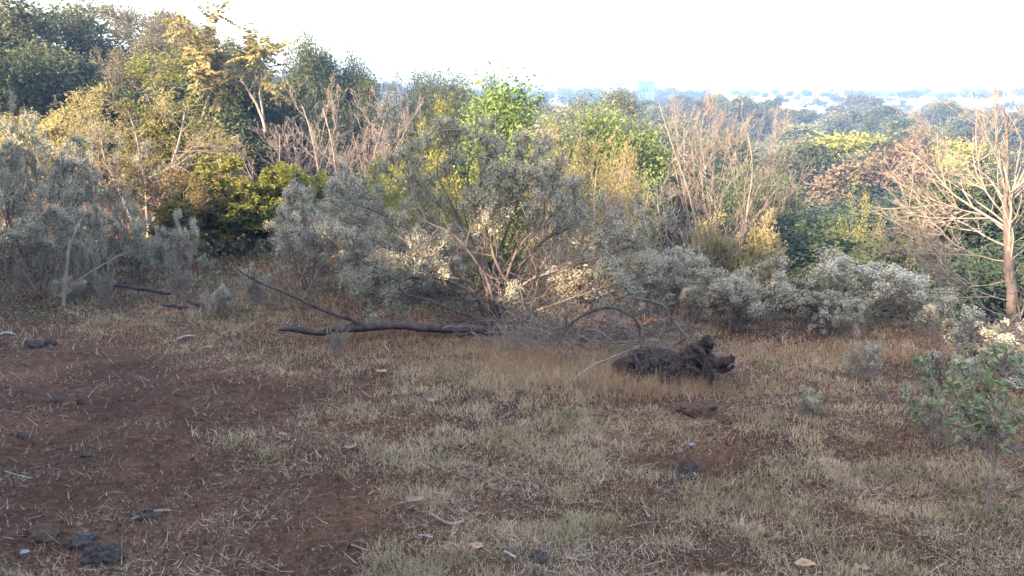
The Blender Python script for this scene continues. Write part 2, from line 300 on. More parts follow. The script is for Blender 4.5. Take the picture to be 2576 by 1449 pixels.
def tree_at(name, label, cat, u, vtop, Y, wpx, seed, kind, leafmat=None, **kw):
    """a plant whose top stands at photo (u, vtop) at distance Y"""
    top = at(u, vtop, Y); z0 = float(h(top[0], Y)); return plant(name, label, cat, (top[0], Y, z0), max(top[2]-z0, .3), wpx/FPX*Y*1.02, seed, kind, leafmat, **kw)
# ================================================================ GROUND
def build_ground():
    front = np.linspace(-48, 48, 700); rest = np.linspace(48, 312, 150)[1:-1]; th = np.radians(np.concatenate([front, rest])); NA = len(th)
    rr = np.concatenate([np.linspace(0.0, 2.0, 14)[1:], np.geomspace(2.03, 16, 300), np.geomspace(16.6, 900, 150)]); NR = len(rr)
    X = rr[:, None]*np.sin(th)[None]; Y = rr[:, None]*np.cos(th)[None]; Z = h(X, Y)
    V = np.stack([X, Y, Z], -1).reshape(-1, 3); V = np.concatenate([V, [[0, 0, float(h(0, 0))]]])
    i = np.arange(NR-1)[:, None]*NA; j = np.arange(NA)[None]; j2 = (j+1) % NA
    q = np.stack([i+j, i+NA+j, i+NA+j2, i+j2], -1).reshape(-1, 4); c = np.stack([np.full(NA, len(V)-1), np.arange(NA), (np.arange(NA)+1) % NA], -1)
    m, n, l = new_mat('red soil and dry fields'); o = n.new('ShaderNodeOutputMaterial'); p = n.new('ShaderNodeBsdfPrincipled'); p.inputs['Roughness'].default_value = 1; p.inputs['Specular IOR Level'].default_value = 0.1
    g = n.new('ShaderNodeNewGeometry')
    def noise(scale, det=6, rough=.6):
        k = n.new('ShaderNodeTexNoise'); k.inputs['Scale'].default_value = scale; k.inputs['Detail'].default_value = det; k.inputs['Roughness'].default_value = rough; l.new(g.outputs['Position'], k.inputs['Vector']); return k
    n1 = noise(1.1); n2 = noise(26, 8, .7); n3 = noise(.03, 6)
    r1 = ramp(n, [(0.30, (0.060, 0.030, 0.017)), (0.5, (0.108, 0.052, 0.028)), (0.72, (0.175, 0.084, 0.042))]); l.new(n1.outputs[0], r1.inputs[0])
    r2 = ramp(n, [(0.30, (0.35, 0.33, 0.33)), (0.55, (1, 1, 1)), (0.75, (1.5, 1.4, 1.35))]); l.new(n2.outputs[0], r2.inputs[0])
    mu = n.new('ShaderNodeMixRGB'); mu.blend_type = 'MULTIPLY'; mu.inputs[0].default_value = 1; l.new(r1.outputs[0], mu.inputs[1]); l.new(r2.outputs[0], mu.inputs[2])
    rf = ramp(n, [(0.33, (0.16, 0.16, 0.08)), (0.44, (0.40, 0.34, 0.24)), (0.65, (0.52, 0.45, 0.35))]); l.new(n3.outputs[0], rf.inputs[0])
    ln = n.new('ShaderNodeVectorMath'); ln.operation = 'LENGTH'; l.new(g.outputs['Position'], ln.inputs[0])
    mr = n.new('ShaderNodeMapRange'); mr.inputs[1].default_value = 90; mr.inputs[2].default_value = 190; l.new(ln.outputs['Value'], mr.inputs[0])
    mx = n.new('ShaderNodeMixRGB'); l.new(mr.outputs[0], mx.inputs[0]); l.new(mu.outputs[0], mx.inputs[1]); l.new(rf.outputs[0], mx.inputs[2]); l.new(mx.outputs[0], p.inputs['Base Color'])
    b = n.new('ShaderNodeBump'); b.inputs['Strength'].default_value = 1; b.inputs['Distance'].default_value = .05; l.new(n2.outputs[0], b.inputs['Height']); l.new(b.outputs[0], p.inputs['Normal']); l.new(p.outputs[0], o.inputs[0])
    tag(link('ground', mesh('ground', V, [q[:, ::-1], c[:, ::-1]], [m], smooth=[True, True])), kind='structure')
build_ground()
# ================================================================ GRASS AND LITTER (uncountable)
BARE = [(150, 1060, 520, 150, .5), (420, 1320, 420, 120, .55), (700, 1420, 260, 60, .9), (120, 960, 420, 110, 1), (260, 1180, 330, 170, 1), (80, 1330, 380, 160, 1), (760, 1340, 230, 120, 1), (620, 1200, 120, 40, .8), (850, 1230, 140, 40, .6), (620, 985, 190, 50, .8),
        (60, 780, 120, 60, .9), (1750, 1150, 190, 70, .75), (1760, 1015, 90, 30, .9), (1620, 1010, 110, 20, .4), (1780, 1425, 190, 40, .9), (1290, 1275, 90, 30, .7), (1010, 1290, 130, 50, .6), (2480, 1130, 120, 40, .4), (560, 1050, 250, 40, .6), (2000, 1240, 90, 30, .6)]
LUSH = [(1400, 1030, 330, 90, .5), (700, 1160, 130, 45, .7), (540, 1100, 90, 25, .6), (1180, 1220, 300, 60, .5), (250, 1240, 70, 30, .6), (1020, 1400, 170, 60, .5), (1420, 1330, 160, 80, .5), (600, 820, 360, 60, .6), (1400, 900, 330, 70, .8), (1950, 1060, 230, 60, .4), (2200, 1330, 500, 110, .45), (330, 1020, 110, 20, .4), (2300, 900, 400, 60, .3), (560, 1370, 70, 25, .5)]
GREEN = [(2200, 1320, 520, 120, .65), (1400, 1360, 240, 90, .5), (1700, 1230, 300, 60, .35), (1100, 920, 260, 50, .3), (1650, 990, 330, 60, .35), (600, 1370, 60, 20, .6), (1420, 1210, 60, 20, .8), (320, 1020, 90, 15, .5), (700, 780, 380, 120, .3), (2350, 1000, 300, 80, .3)]
def blobs(u, v, L):
    r = np.zeros_like(u)
    for a, b, c, d, wt in L: r = r + wt*np.exp(-(((u-a)/c)**2 + ((v-b)/d)**2)*1.2)
    return r
def scatter(N, v0, v1, rng, u0=-1200, u1=3780, ymax=30):
    u = rng.uniform(u0, u1, N); v = rng.uniform(v0, v1, N); d = fw[None] + ((u-1288)/FPX)[:, None]*np.array([1, 0, 0]) + ((724.5-v)/FPX)[:, None]*up
    Y = np.full(N, 6.0)
    for _ in range(12):
        x = d[:, 0]/d[:, 1]*Y; z = CZ + d[:, 2]/d[:, 1]*Y; dz = z - h(x, Y); Y = np.clip(Y + dz*np.minimum(Y/CZ, 8)*.8, 1.2, ymax+5)
    x = d[:, 0]/d[:, 1]*Y; ok = (np.abs(CZ + d[:, 2]/d[:, 1]*Y - h(x, Y)) < .15) & (Y < ymax); u, v, x, Y = u[ok], v[ok], x[ok], Y[ok]
    return u, v, np.stack([x, Y, h(x, Y)], -1)
def blades(P, Ht, Wd, lean, curl, rnd, rng, segs=3):
    N = len(P); a = rng.random(N)*6.283; d = np.stack([np.cos(a), np.sin(a), np.zeros(N)], 1); s = np.stack([-np.sin(a), np.cos(a), np.zeros(N)], 1)
    # blades face any direction: turn the flat side about the blade
    tw = rng.normal(size=N)[:, None]*.8; s = nrm(s + d*tw)
    V = []; p = P.copy(); ang = lean.copy()
    for k in range(segs):
        wk = (Wd*(1-.75*(k/segs)))[:, None]*.5; V += [p - s*wk, p + s*wk]
        p = p + (d*np.sin(ang)[:, None] + np.array([0, 0, 1.])*np.cos(ang)[:, None])*(Ht/segs)[:, None]; ang = ang + curl/segs
    V.append(p); V = np.stack(V, 1); n = 2*segs+1; i = np.arange(N)[:, None]*n; F = []
    for k in range(segs-1): F += [i+np.array([[2*k, 2*k+1, 2*k+3]]), i+np.array([[2*k, 2*k+3, 2*k+2]])]
    F.append(i+np.array([[2*segs-2, 2*segs-1, 2*segs]])); return V.reshape(-1, 3), np.concatenate(F), np.tile(rnd, len(F))
def build_grass():
    rng = np.random.default_rng(5)
    u, v, P = scatter(1060000, 560, 1500, rng)
    tuft = sm(-.08, .22, vnoise(P[:, 0], P[:, 1], .16)+.55*vnoise(P[:, 0], P[:, 1], .5))
    den = np.clip(.62 - blobs(u, v, BARE)*.85 + blobs(u, v, LUSH)*.6, .02, 1)*(.40+.60*tuft)
    k = rng.random(len(P)) < den; u, v, P, t = u[k], v[k], P[k], tuft[k]
    N = len(P); dist = P[:, 1]; far = np.clip(dist/5, .8, 3.2)
    Ht = (.022+.050*rng.random(N)**1.8)*(.6+.6*t)*(1+.35*np.clip(blobs(u, v, [(1430, 930, 190, 50, 1.2), (1400, 1030, 250, 60, .5), (2100, 880, 300, 22, .8)]), 0, 1.3) - .5*np.clip(blobs(u, v, [(1020, 870, 360, 50, 1.3)]), 0, 1))*far**.45
    gr = np.clip(.5*blobs(u, v, GREEN) + .5*vnoise(P[:, 0], P[:, 1], .4), 0, .8); green = rng.random(N) < gr
    tone = np.clip(.5+1.1*vnoise(P[:, 0], P[:, 1], .12)+.5*vnoise(P[:, 0], P[:, 1], .45), 0, 1); rnd = np.where(green, .32*rng.random(N), np.clip(.38+.35*tone+.30*rng.random(N), 0, 1))
    Wd = (.0026+.0030*rng.random(N))*far**.8
    g = Geo(); V, F, r = blades(P - [0, 0, .004], Ht, Wd, np.abs(rng.normal(size=N))*.6+.35, rng.normal(size=N)*1.3+.3, rnd, rng); g.add(V, F, r, False)
    tag(g.build('grass', [M['grass']]), kind='stuff')
    # flat straw and twig litter
    u, v, P = scatter(460000, 700, 1500, rng, ymax=14)
    cl = sm(-.15, .3, vnoise(P[:, 0], P[:, 1], .35)+.4*vnoise(P[:, 0], P[:, 1], .1)); k = rng.random(len(P)) < (.16+.55*cl)*(1-.7*np.clip(blobs(u, v, BARE), 0, 1)); P = P[k]; N = len(P); far = np.clip(P[:, 1]/5, .8, 2.5)
    g = Geo(); V, F, r = blades(P+[0, 0, .004], (.012+.12*rng.random(N)**4)*far**.5, (.0018+.0030*rng.random(N)**2)*far**.8, 1.35+.25*rng.normal(size=N), rng.normal(size=N)*.5, rng.random(N)**1.3, rng); g.add(V, F, r, False)
    tag(g.build('straw_litter', [M['straw']]), kind='stuff')
    # tall wiry dry grass round the stump and under the bush
    n = 24000; uu = np.concatenate([rng.normal(1430, 150, n//3), rng.normal(1680, 110, n//6), rng.normal(1250, 260, n//4), rng.normal(2080, 200, n//8), rng.uniform(300, 1100, n//8)]); vv = np.concatenate([rng.normal(925, 35, n//3), rng.normal(978, 12, n//6), rng.normal(880, 22, n//4), rng.normal(893, 10, n//8), rng.normal(800, 40, n//8)])
    d = fw[None] + ((uu-1288)/FPX)[:, None]*np.array([1, 0, 0]) + ((724.5-vv)/FPX)[:, None]*up; Y = np.full(len(uu), 6.0)
    for _ in range(10):
        x = d[:, 0]/d[:, 1]*Y; Y = np.clip(Y + (CZ + d[:, 2]/d[:, 1]*Y - h(x, Y))*3, 2, 12)
    x = d[:, 0]/d[:, 1]*Y; P = np.stack([x, Y, h(x, Y)], 1); N = len(P)
    g = Geo(); V, F, r = blades(P, .03+.15*rng.random(N)**1.6*np.where(np.abs(P[:, 0]-.6) < .75, 1, .55), .003+.002*rng.random(N), np.abs(rng.normal(size=N))*.7, rng.normal(size=N)*2.6, .45+.5*rng.random(N), rng, 5); g.add(V, F, r, False)
    tag(g.build('tangled_dry_grass', [M['tangle']]), kind='stuff')
    # crumbs of soil
    u, v, P = scatter(84000, 760, 1500, rng, ymax=9); P = P[rng.random(len(P)) < .5]; g = Geo()
    ico = np.array([[0, 0, 1], [1, 0, 0], [0, 1, 0], [-1, 0, 0], [0, -1, 0], [0, 0, -.4]], float); fc = np.array([[0, 1, 2], [0, 2, 3], [0, 3, 4], [0, 4, 1], [5, 2, 1], [5, 3, 2], [5, 4, 3], [5, 1, 4]])
    s = .002+.012*rng.random(len(P))**4; V = P[:, None] + ico[None]*(1+.5*rng.normal(size=(len(P), 6, 1)))*s[:, None, None]; F = (np.arange(len(P))[:, None, None]*6+fc[None]).reshape(-1, 3)
    g.add(V.reshape(-1, 3), F, np.full(len(F), .5), False); tag(g.build('soil_crumbs', [M['soilclod']]), kind='stuff')
    # low leafy ground cover behind the clearing
    u, v, P = scatter(84000, 440, 880, rng, ymax=34); k = (P[:, 1] > 8) & (rng.random(len(P)) < .25+.75*sm(-.1, .2, vnoise(P[:, 0], P[:, 1], .7))); P = P[k]; N = len(P); far = np.clip(P[:, 1]/9, 1, 3)
    Q = P + np.stack([rng.normal(size=N)*.05, rng.normal(size=N)*.05, rng.random(N)**1.4*.30*far**.5*sm(8, 12, P[:, 1])], 1)
    g = Geo(); g.leaves(Q, rng.normal(size=(N, 3))+[0, 0, .4], .045*far, .020*far, rng); tag(g.build('ground_cover', [M['herb']]), kind='stuff')
build_grass()
# ================================================================ HAND-PLACED WOOD, DUNG, SCRAPS
def spline(pts, n):
    pts = np.asarray(pts, float); k = len(pts); t = np.linspace(0, k-1, n); i = np.minimum(t.astype(int), k-2); f = (t-i)[:, None]
    p0 = pts[np.maximum(i-1, 0)]; p1 = pts[i]; p2 = pts[i+1]; p3 = pts[np.minimum(i+2, k-1)]
    return .5*((2*p1)+(-p0+p2)*f+(2*p0-5*p1+4*p2-p3)*f*f+(-p0+3*p1-3*p2+p3)*f**3)
def wpath(L): return np.array([list(at(u, v, Y))+[r] for u, v, Y, r in L])
def stick(g, L, sides=8, n=24, rough=.08, rng=None, world=False, wob=0.0, slot=0):
    Q = spline(np.asarray(L, float) if world else wpath(L), n); rng = rng or np.random.default_rng(3)
    if wob: Q[:, :3] += np.cumsum(rng.normal(size=(n, 3)), 0)*wob/math.sqrt(n)
    g.tubes(Q[None, :, :3], np.maximum(Q[None, :, 3], .0008), sides, slot, rough, rng); return Q
def blob(g, c, rad, rng, rough=.25, nu=28, nv=18, slot=0, flat=True):
    a = np.linspace(0, 2*math.pi, nu, endpoint=False); b = np.linspace(0, math.pi, nv); A, B = np.meshgrid(a, b); d = np.stack([np.sin(B)*np.cos(A), np.sin(B)*np.sin(A), np.cos(B)], -1)
    s = np.ones_like(A)
    for k in range(9):
        wv = rng.normal(size=3)*(2+k*1.3); s = s + rough*np.sin(d@wv + rng.random()*6)/(1+k*.6)
    V = (d*s[..., None]*np.array(rad) + np.array(c)).reshape(-1, 3); i = np.arange(nv-1)[:, None]*nu; j = np.arange(nu)[None]; j2 = (j+1) % nu
    q = np.stack([i+j, i+nu+j, i+nu+j2, i+j2], -1).reshape(-1, 4); g.add(V, q, np.full(len(q), .5), True, slot)
def single(name, g, mats, label, cat, group=None, T=None):
    V = np.concatenate(g.V); c = V.mean(0); c[2] = V[:, 2].min(); g.V = [x - c for x in g.V]; o = g.build(name, mats); o.location = tuple(c); return tag(o, label, cat, group)
def twigs_on(g, Q, n, L, rng, sides=3, r=.002, K=6, levels=2, wig=.2, upt=.02):
    P = Q[None, :, :3]; Rd = np.maximum(Q[None, :, 3], .003)
    P1, R1 = kids(P, Rd, n, .15, 1, .9, L, K, wig, upt, rng, rf=.5); g.tubes(P1, np.maximum(R1, r), sides+1)
    if levels > 1: P2, R2 = kids(P1, R1, 5, .2, 1, .8, .5, 5, wig, upt, rng, rf=.6); g.tubes(P2, np.maximum(R2, r*.7), sides)
def build_wood():
    rng = np.random.default_rng(21)
    # fallen log with its rising side branch
    Yl = G(1040, 852)[1]
    root = thing('fallen_log', tuple(G(1040, 846)), 'long dark fallen log with a thin limb rising left, below the big grey-green bush', 'log')
    def child(g, nm, mat):
        g.V = [x - np.array(root.location) for x in g.V]; return g.build(nm, [M[mat]], root)
    g = Geo(); stick(g, [(790, 838, Yl+.05, 0.0176), (850, 828, Yl+.02, 0.0317), (905, 823, Yl, 0.0396), (1000, 818, Yl, 0.0378), (1060, 822, Yl, 0.0396), (1150, 824, Yl+.05, 0.0440), (1240, 833, Yl+.12, 0.0484), (1300, 836, Yl+.2, 0.0440), (1345, 838, Yl+.3, 0.0264)], 16, 90, .11, rng, wob=.012); child(g, 'trunk', 'log')
    g = Geo(); Q = stick(g, [(905, 806, Yl, .022), (860, 797, Yl-.02, .017), (800, 775, Yl-.05, .014), (730, 742, Yl-.1, .012), (660, 714, Yl-.15, .010), (615, 690, Yl-.2, .007), (590, 668, Yl-.2, .004)], 8, 40, .05, rng); twigs_on(g, Q[-14:], 4, .5, rng); child(g, 'limb', 'log')
    g = Geo(); stick(g, [(900, 812, Yl-.03, .020), (880, 800, Yl-.05, .014), (870, 793, Yl-.07, .006)], 8, 10, .1, rng); child(g, 'limb_stub', 'log')
    g = Geo(); stick(g, [(700, 830, Yl+.2, .008), (745, 828, Yl+.15, .030), (800, 838, Yl+.05, .024), (835, 835, Yl, .016)], 10, 20, .18, rng); single('charred_log_end', g, [M['char']], 'short charred black piece of wood at the left end of the long fallen log', 'charred wood')
    # dead branches on the left
    def branch(L, label, mat='log', name='fallen_branch', n=30, tw=0, sides=7, wob=.02, TL=.35, r=.0022):
        g = Geo(); Q = stick(g, L, sides, n, .10, rng, wob=wob)
        if tw: twigs_on(g, Q, tw, TL, rng, r=r)
        return single(name, g, [M[mat]], label, 'branch', 'dead branches lying about the clearing')
    branch([(200, 712, 9.3, .006), (260, 716, 9.3, .015), (330, 724, 9.25, .020), (400, 733, 9.2, .022), (435, 741, 9.2, .012)], 'long dark fallen branch lying level in the grass, right of the leaning pale stake', 'char')
    branch([(235, 709, 9.4, .005), (300, 706, 9.4, .009), (350, 705, 9.4, .007), (380, 702, 9.4, .003)], 'thin dark twig lying just above the long dark branch beside the stake', 'char')
    branch([(468, 756, 8.8, .012), (500, 766, 8.8, .025), (540, 780, 8.7, .022), (575, 792, 8.6, .012)], 'short thick charred branch on the grass midway between stake and fallen log', 'char')
    branch([(405, 765, 8.7, .006), (440, 772, 8.7, .018), (475, 775, 8.7, .010)], 'small charred branch stub left of the short thick charred branch', 'char')
    branch([(160, 770, 8.4, .017), (166, 700, 8.4, .015), (172, 640, 8.4, .013), (177, 606, 8.4, .010)], 'upright pale dry stake leaning slightly, broken at the top, at the left of the clearing', 'barktan', 'dry_stake', sides=9, wob=.006)
    branch([(176, 612, 8.4, .008), (200, 560, 8.5, .006), (236, 505, 8.6, .004), (248, 480, 8.6, .002)], 'thin bent cane rising right from the broken top of the stake', 'barktan', 'dry_cane')
    branch([(178, 722, 8.6, .006), (230, 690, 8.7, .007), (290, 660, 8.8, .006), (330, 645, 8.9, .003)], 'thin reddish stick leaning up to the right beside the pale stake', 'barktan', 'leaning_stick')
    # arching dead branches over the stump
    Ya = 6.7
    branch([(1410, 985, Ya-.3, 0.0040), (1392, 930, Ya-.2, 0.0066), (1398, 870, Ya-.1, 0.0086), (1425, 825, Ya, 0.0106), (1470, 790, Ya, 0.0145), (1530, 775, Ya, 0.0132), (1575, 788, Ya, 0.0132), (1603, 820, Ya-.05, 0.0119), (1610, 880, Ya-.1, 0.0106), (1618, 950, Ya-.15, 0.0079)], 'arched dead branch with wiry twigs bending over to the left of the uprooted stump', 'barkdark', 'arched_branch', 60, 16, 8, .02, .16)
    branch([(1560, 745, Ya+.1, .006), (1620, 757, Ya, .009), (1672, 772, Ya, .012), (1688, 800, Ya, .014), (1725, 850, Ya-.1, .013), (1745, 905, Ya-.2, .011), (1752, 965, Ya-.35, .008)], 'thin dark dead branch bent over and down onto the uprooted stump', 'bark', 'bent_branch', 50, 10, 8, .01, .15)
    branch([(1300, 862, Ya+.3, .007), (1380, 830, Ya+.2, .010), (1440, 812, Ya+.1, .009), (1500, 800, Ya, .004)], 'straight tan dead branch lying in the tangle left of the arched branch', 'barktan', n=30, tw=10)
    branch([(1390, 1000, 5.5, .004), (1480, 925, 5.7, .006), (1540, 898, 5.9, .005), (1610, 868, 6.0, .003)], 'thin curved pale stem rising to leafy tip in front of the stump', 'barktan', 'curved_stem', wob=.004)
    # tangle of wiry twigs
    for k, (u0, v0, sp, lab) in enumerate([(1440, 860, 120, 'loose tangle of wiry grey twigs beside the arched branch'), (1570, 850, 110, 'dense tangle of fine dead twigs hanging under the bent branch'), (1400, 842, 70, 'scraggly pile of tan twigs right of the fallen log end'), (1450, 900, 130, 'wiry heap of dry tan stems in front of the arched branch')]):
        g = Geo(); n = (130, 120, 110, 150)[k]; c = at(u0, v0, Ya+(.25 if k < 3 else -.1)); P0 = c + rng.normal(size=(n, 3))*np.array([sp/FPX*Ya, .15, .07]); D = rng.normal(size=(n, 3)); D[:, 2] *= .4
        P, Rd = grow(P0, D, .35+.35*rng.random(n), np.full(n, .004), np.full(n, .0015), 9, .28, -.02, rng); g.tubes(P, Rd, 4); P2, R2 = kids(P, Rd, 4, .1, 1, .8, .45, 6, .25, -.02, rng, rf=.7); g.tubes(P2, np.maximum(R2, .0013), 3)
        single('brushwood', g, [M['barktan' if k not in (1,) else 'bark']], lab, 'brushwood', 'piles of dead brushwood around the stump')
    # uprooted stump
    Ys = G(1690, 965)[1]; base = G(1690, 960)
    root = thing('uprooted_stump', tuple(base), 'uprooted dark rotten stump with soil and splayed roots at the end of the clearing', 'tree stump')
    def child(g, nm, mat): g.V = [x - np.array(root.location) for x in g.V]; return g.build(nm, [M[mat]], root)
    g = Geo(); blob(g, at(1640, 945, Ys+.25), (.30, .20, .20), rng, .07, 60, 40); blob(g, at(1740, 950, Ys+.2), (.16, .16, .18), rng, .08, 50, 34); child(g, 'root_ball', 'darksoil')
    for k in range(26):
        g = Geo(); c = at(rng.uniform(1570, 1760), rng.uniform(890, 975), Ys+.02*rng.normal()); blob(g, c, tuple(.02+.04*rng.random(3)), rng, .12, 14, 10); child(g, 'soil_lump', 'dung')
    g = Geo(); stick(g, [(1700, 965, Ys+.1, .05), (1735, 930, Ys+.05, .075), (1762, 890, Ys+.02, .065), (1778, 862, Ys, .045), (1770, 846, Ys, .018)], 16, 50, .34, rng); stick(g, [(1715, 905, Ys+.05, .05), (1740, 880, Ys, .045), (1765, 868, Ys, .02)], 12, 20, .3, rng); child(g, 'trunk', 'stump')
    for L in ([(1770, 900, Ys, .045), (1800, 915, Ys-.05, .042), (1825, 912, Ys-.08, .034), (1838, 898, Ys-.1, .020)], [(1742, 870, Ys-.1, .012), (1768, 885, Ys-.12, .022), (1790, 930, Ys-.12, .022), (1800, 965, Ys-.12, .010)],
              [(1720, 915, Ys-.12, .022), (1690, 935, Ys-.18, .030), (1672, 965, Ys-.2, .030), (1668, 990, Ys-.22, .012)], [(1700, 930, Ys-.12, .016), (1720, 905, Ys-.15, .018), (1750, 905, Ys-.15, .012), (1765, 918, Ys-.15, .006)],
              [(1790, 925, Ys-.05, .022), (1820, 940, Ys-.08, .016), (1838, 930, Ys-.1, .008)], [(1605, 880, Ys, .02), (1612, 930, Ys-.05, .024), (1630, 975, Ys-.1, .016), (1650, 990, Ys-.15, .006)], [(1590, 925, Ys, .018), (1600, 955, Ys-.05, .020), (1616, 985, Ys-.1, .008)]):
        g = Geo(); stick(g, L, 11, 34, .32, rng, wob=.015); child(g, 'root', 'stump')
    g = Geo(); n = 150; P0 = np.array([at(rng.uniform(1570, 1820), rng.uniform(880, 960), Ys-.05-.1*rng.random()) for _ in range(n)]); D = rng.normal(size=(n, 3))+[0, -.5, 0]
    P, Rd = grow(P0, D, .08+.2*rng.random(n), np.full(n, .0026), np.full(n, .001), 8, .3, -.08, rng); g.tubes(P, Rd, 3); child(g, 'rootlet', 'bark')
    # dung, sticks and scraps on the soil
    def pile(u, v, wpx, hpx, n, label, mat='dung', name='dung_pile', cat='dung', group='dark dry dung lying on the soil'):
        p = G(u, v+hpx*.4); sc_ = p[1]/math.cos(PITCH)/FPX; g = Geo(); W_ = wpx*sc_/2
        for k in range(n):
            a = k*2.4; rr_ = W_*.55*(k/max(n-1, 1))**.5 if n > 1 else 0; s = W_*(.62 if n > 1 else 1)*(.8+.35*rng.random())
            blob(g, (p[0]+rr_*math.cos(a), p[1]+rr_*math.sin(a)*.7, p[2]+hpx*sc_*.12*(1+.5*rng.random())), (s, s*.8, hpx*sc_*.5*(.7+.4*rng.random())), rng, .16, 40, 26)
        return single(name, g, [M[mat]], label, cat, group)
    pile(92, 860, 62, 30, 3, 'dark lumpy dung pile with grass blades on it, on the red soil at far left'); pile(128, 862, 30, 20, 1, 'small dark lump right beside the far-left dung pile'); pile(6, 866, 24, 18, 1, 'dark lump cut off by the left edge of the photo')
    pile(1733, 1178, 62, 40, 4, 'black dung pile alone on bare soil right of centre'); pile(372, 1292, 56, 34, 3, 'medium dark dung clod beside a dry straw tuft, lower left')
    pile(268, 1392, 105, 60, 5, 'largest dark dung lump at the bottom left'); pile(215, 1358, 90, 34, 3, 'flattened dark dung behind the largest lump, bottom left'); pile(120, 1335, 110, 40, 3, 'broad reddish-brown clod at the left, bottom corner', 'soilclod', 'soil_clod', 'soil clod', 'soil clods')
    pile(1352, 1400, 62, 40, 1, 'smooth dark round stone in the grass at the bottom centre', 'dung', 'dark_stone', 'stone', None); pile(205, 1008, 34, 22, 2, 'small dark clod on the soil, upper right of its pair', group='soil clods', name='soil_clod', cat='soil clod'); pile(150, 1005, 40, 16, 2, 'small flat dark clod, left one of the pair at left', group='soil clods', name='soil_clod', cat='soil clod')
    pile(215, 1142, 34, 16, 1, 'tiny dark clod lying on the open soil at left', group='soil clods', name='soil_clod', cat='soil clod'); pile(1305, 988, 34, 14, 2, 'small black clod in grass in front of the tangle'); pile(60, 1100, 40, 18, 2, 'dark flat clod near the left edge below a green sprig', group='soil clods', name='soil_clod', cat='soil clod')
    pile(1755, 1025, 110, 34, 4, 'red earth heap in the grass below the uprooted stump', 'soilclod', 'earth_heap', 'soil heap', None); pile(1820, 1050, 60, 30, 3, 'small red earth lump right of the earth heap', 'soilclod', 'earth_heap', 'soil heap', None)
    def rod(L, label, mat, name='dry_stick', cat='stick', group='sticks and stalks lying on the ground', sides=7, flat=False):
        L = [(G(u, v), r) for u, v, r in L]; pts = [[*(p+[0, 0, r*1.0+.006]), r] for p, r in L]; g = Geo(); stick(g, pts, sides, 14, .12, rng, True, .002); return single(name, g, [M[mat]], label, cat, group)
    rod([(14, 1195, .003), (50, 1203, .003), (82, 1208, .002)], 'straight bleached white stick on the soil at the left edge', 'deadwhite'); rod([(1054, 1351, .004), (1088, 1365, .004)], 'short pale stick right of the bare soil at the bottom', 'deadwhite')
    rod([(1268, 1398, .006), (1298, 1424, .006)], 'thick bone-white piece of wood at the bottom centre', 'deadwhite'); rod([(445, 858, .010), (470, 853, .013), (492, 850, .006)], 'pale flat bark strip on the soil left of centre', 'deadwhite'); rod([(505, 882, .006), (522, 879, .009), (535, 878, .005)], 'smaller pale bark piece right of the bark strip', 'deadwhite')
    rod([(-6, 846, .010), (20, 843, .013), (40, 845, .006)], 'pale stick at the left edge above the dark lump', 'deadwhite'); rod([(1085, 1308, .006), (1130, 1330, .008), (1165, 1322, .005)], 'brown curved twig in a hollow at the bottom centre', 'barktan'); rod([(885, 1385, .004), (925, 1390, .004)], 'slim brown stick on the bare soil at the bottom', 'barktan')
    rod([(330, 1315, .006), (385, 1298, .007), (430, 1290, .005)], 'flat curved bark strip left of the medium dung clod', 'barktan'); rod([(1740, 1195, .006), (1752, 1203, .004)], 'small white chip just below the black dung pile', 'deadwhite', cat='chip'); rod([(1695, 1195, .009), (1697, 1230, .006)], 'grey wood chip standing left below the black dung pile', 'bark', cat='chip')
    rod([(1480, 1085+30, .003), (1430, 1118, .003)], 'slender straw stalk in the central grass', 'barktan'); rod([(1660, 1222, .003), (1730, 1208, .006), (1790, 1200, .003)], 'dark crooked twig right of the black dung pile', 'barkdark')
    def leafy(u, v, size, label, mat, name='fallen_leaf', cat='leaf', group='large dry leaves on the ground'):
        p = G(u, v) + [0, 0, .02]; g = Geo(); n = 9; a = np.linspace(0, 6.283, n, endpoint=False)+rng.random(); rr_ = size*(.55+.5*rng.random(n)); ring = np.stack([np.cos(a)*rr_, np.sin(a)*rr_*.7, .35*size*rng.random(n)], 1)
        V = np.concatenate([[[0, 0, 0]], ring*.5+[0, 0, size*.12], ring]) + p; i = np.arange(n); j = (i+1) % n
        g.add(V, np.stack([0*i, 1+i, 1+j], 1), np.full(n, .5), False); g.add(np.zeros((0, 3)), np.stack([1+i, 1+n+i, 1+n+j, 1+j], 1)-len(V), np.full(n, .5), False)
        return single(name, g, [M[mat]], label, cat, group)
    leafy(2022, 1436, .048, 'curled orange-brown leaf at the bottom edge, right of centre', 'dryleaf'); leafy(2165, 1440, .035, 'long tan leaf at the bottom edge right of the orange leaf', 'dryleafdull'); leafy(882, 1140, .042, 'dull pinkish dry leaf on soil left of centre', 'dryleafdull'); leafy(960, 945, .055, 'pale tan leaf in the grass below the fallen log', 'dryleaf')
    leafy(1040, 1272, .05, 'grey-brown leaf beside the hollow at the bottom', 'dryleafdull'); leafy(710, 1103, .03, 'small grey leaf on soil at left of centre', 'dryleafdull'); leafy(1085, 1020, .035, 'pale blue-white scrap caught in the central grass', 'scrap', 'pale_scrap', 'scrap', 'pale scraps on the ground'); leafy(1737, 1130, .028, 'white scrap just behind the black dung pile', 'scrap', 'pale_scrap', 'scrap', 'pale scraps on the ground')
    leafy(66, 1405, .030, 'crumpled pale blue-grey leaf or scrap at the bottom left corner', 'scrap', 'pale_scrap', 'scrap', 'pale scraps on the ground'); leafy(1200, 1395, .035, 'brown leaf left of the bone-white wood', 'dryleaf')
build_wood()
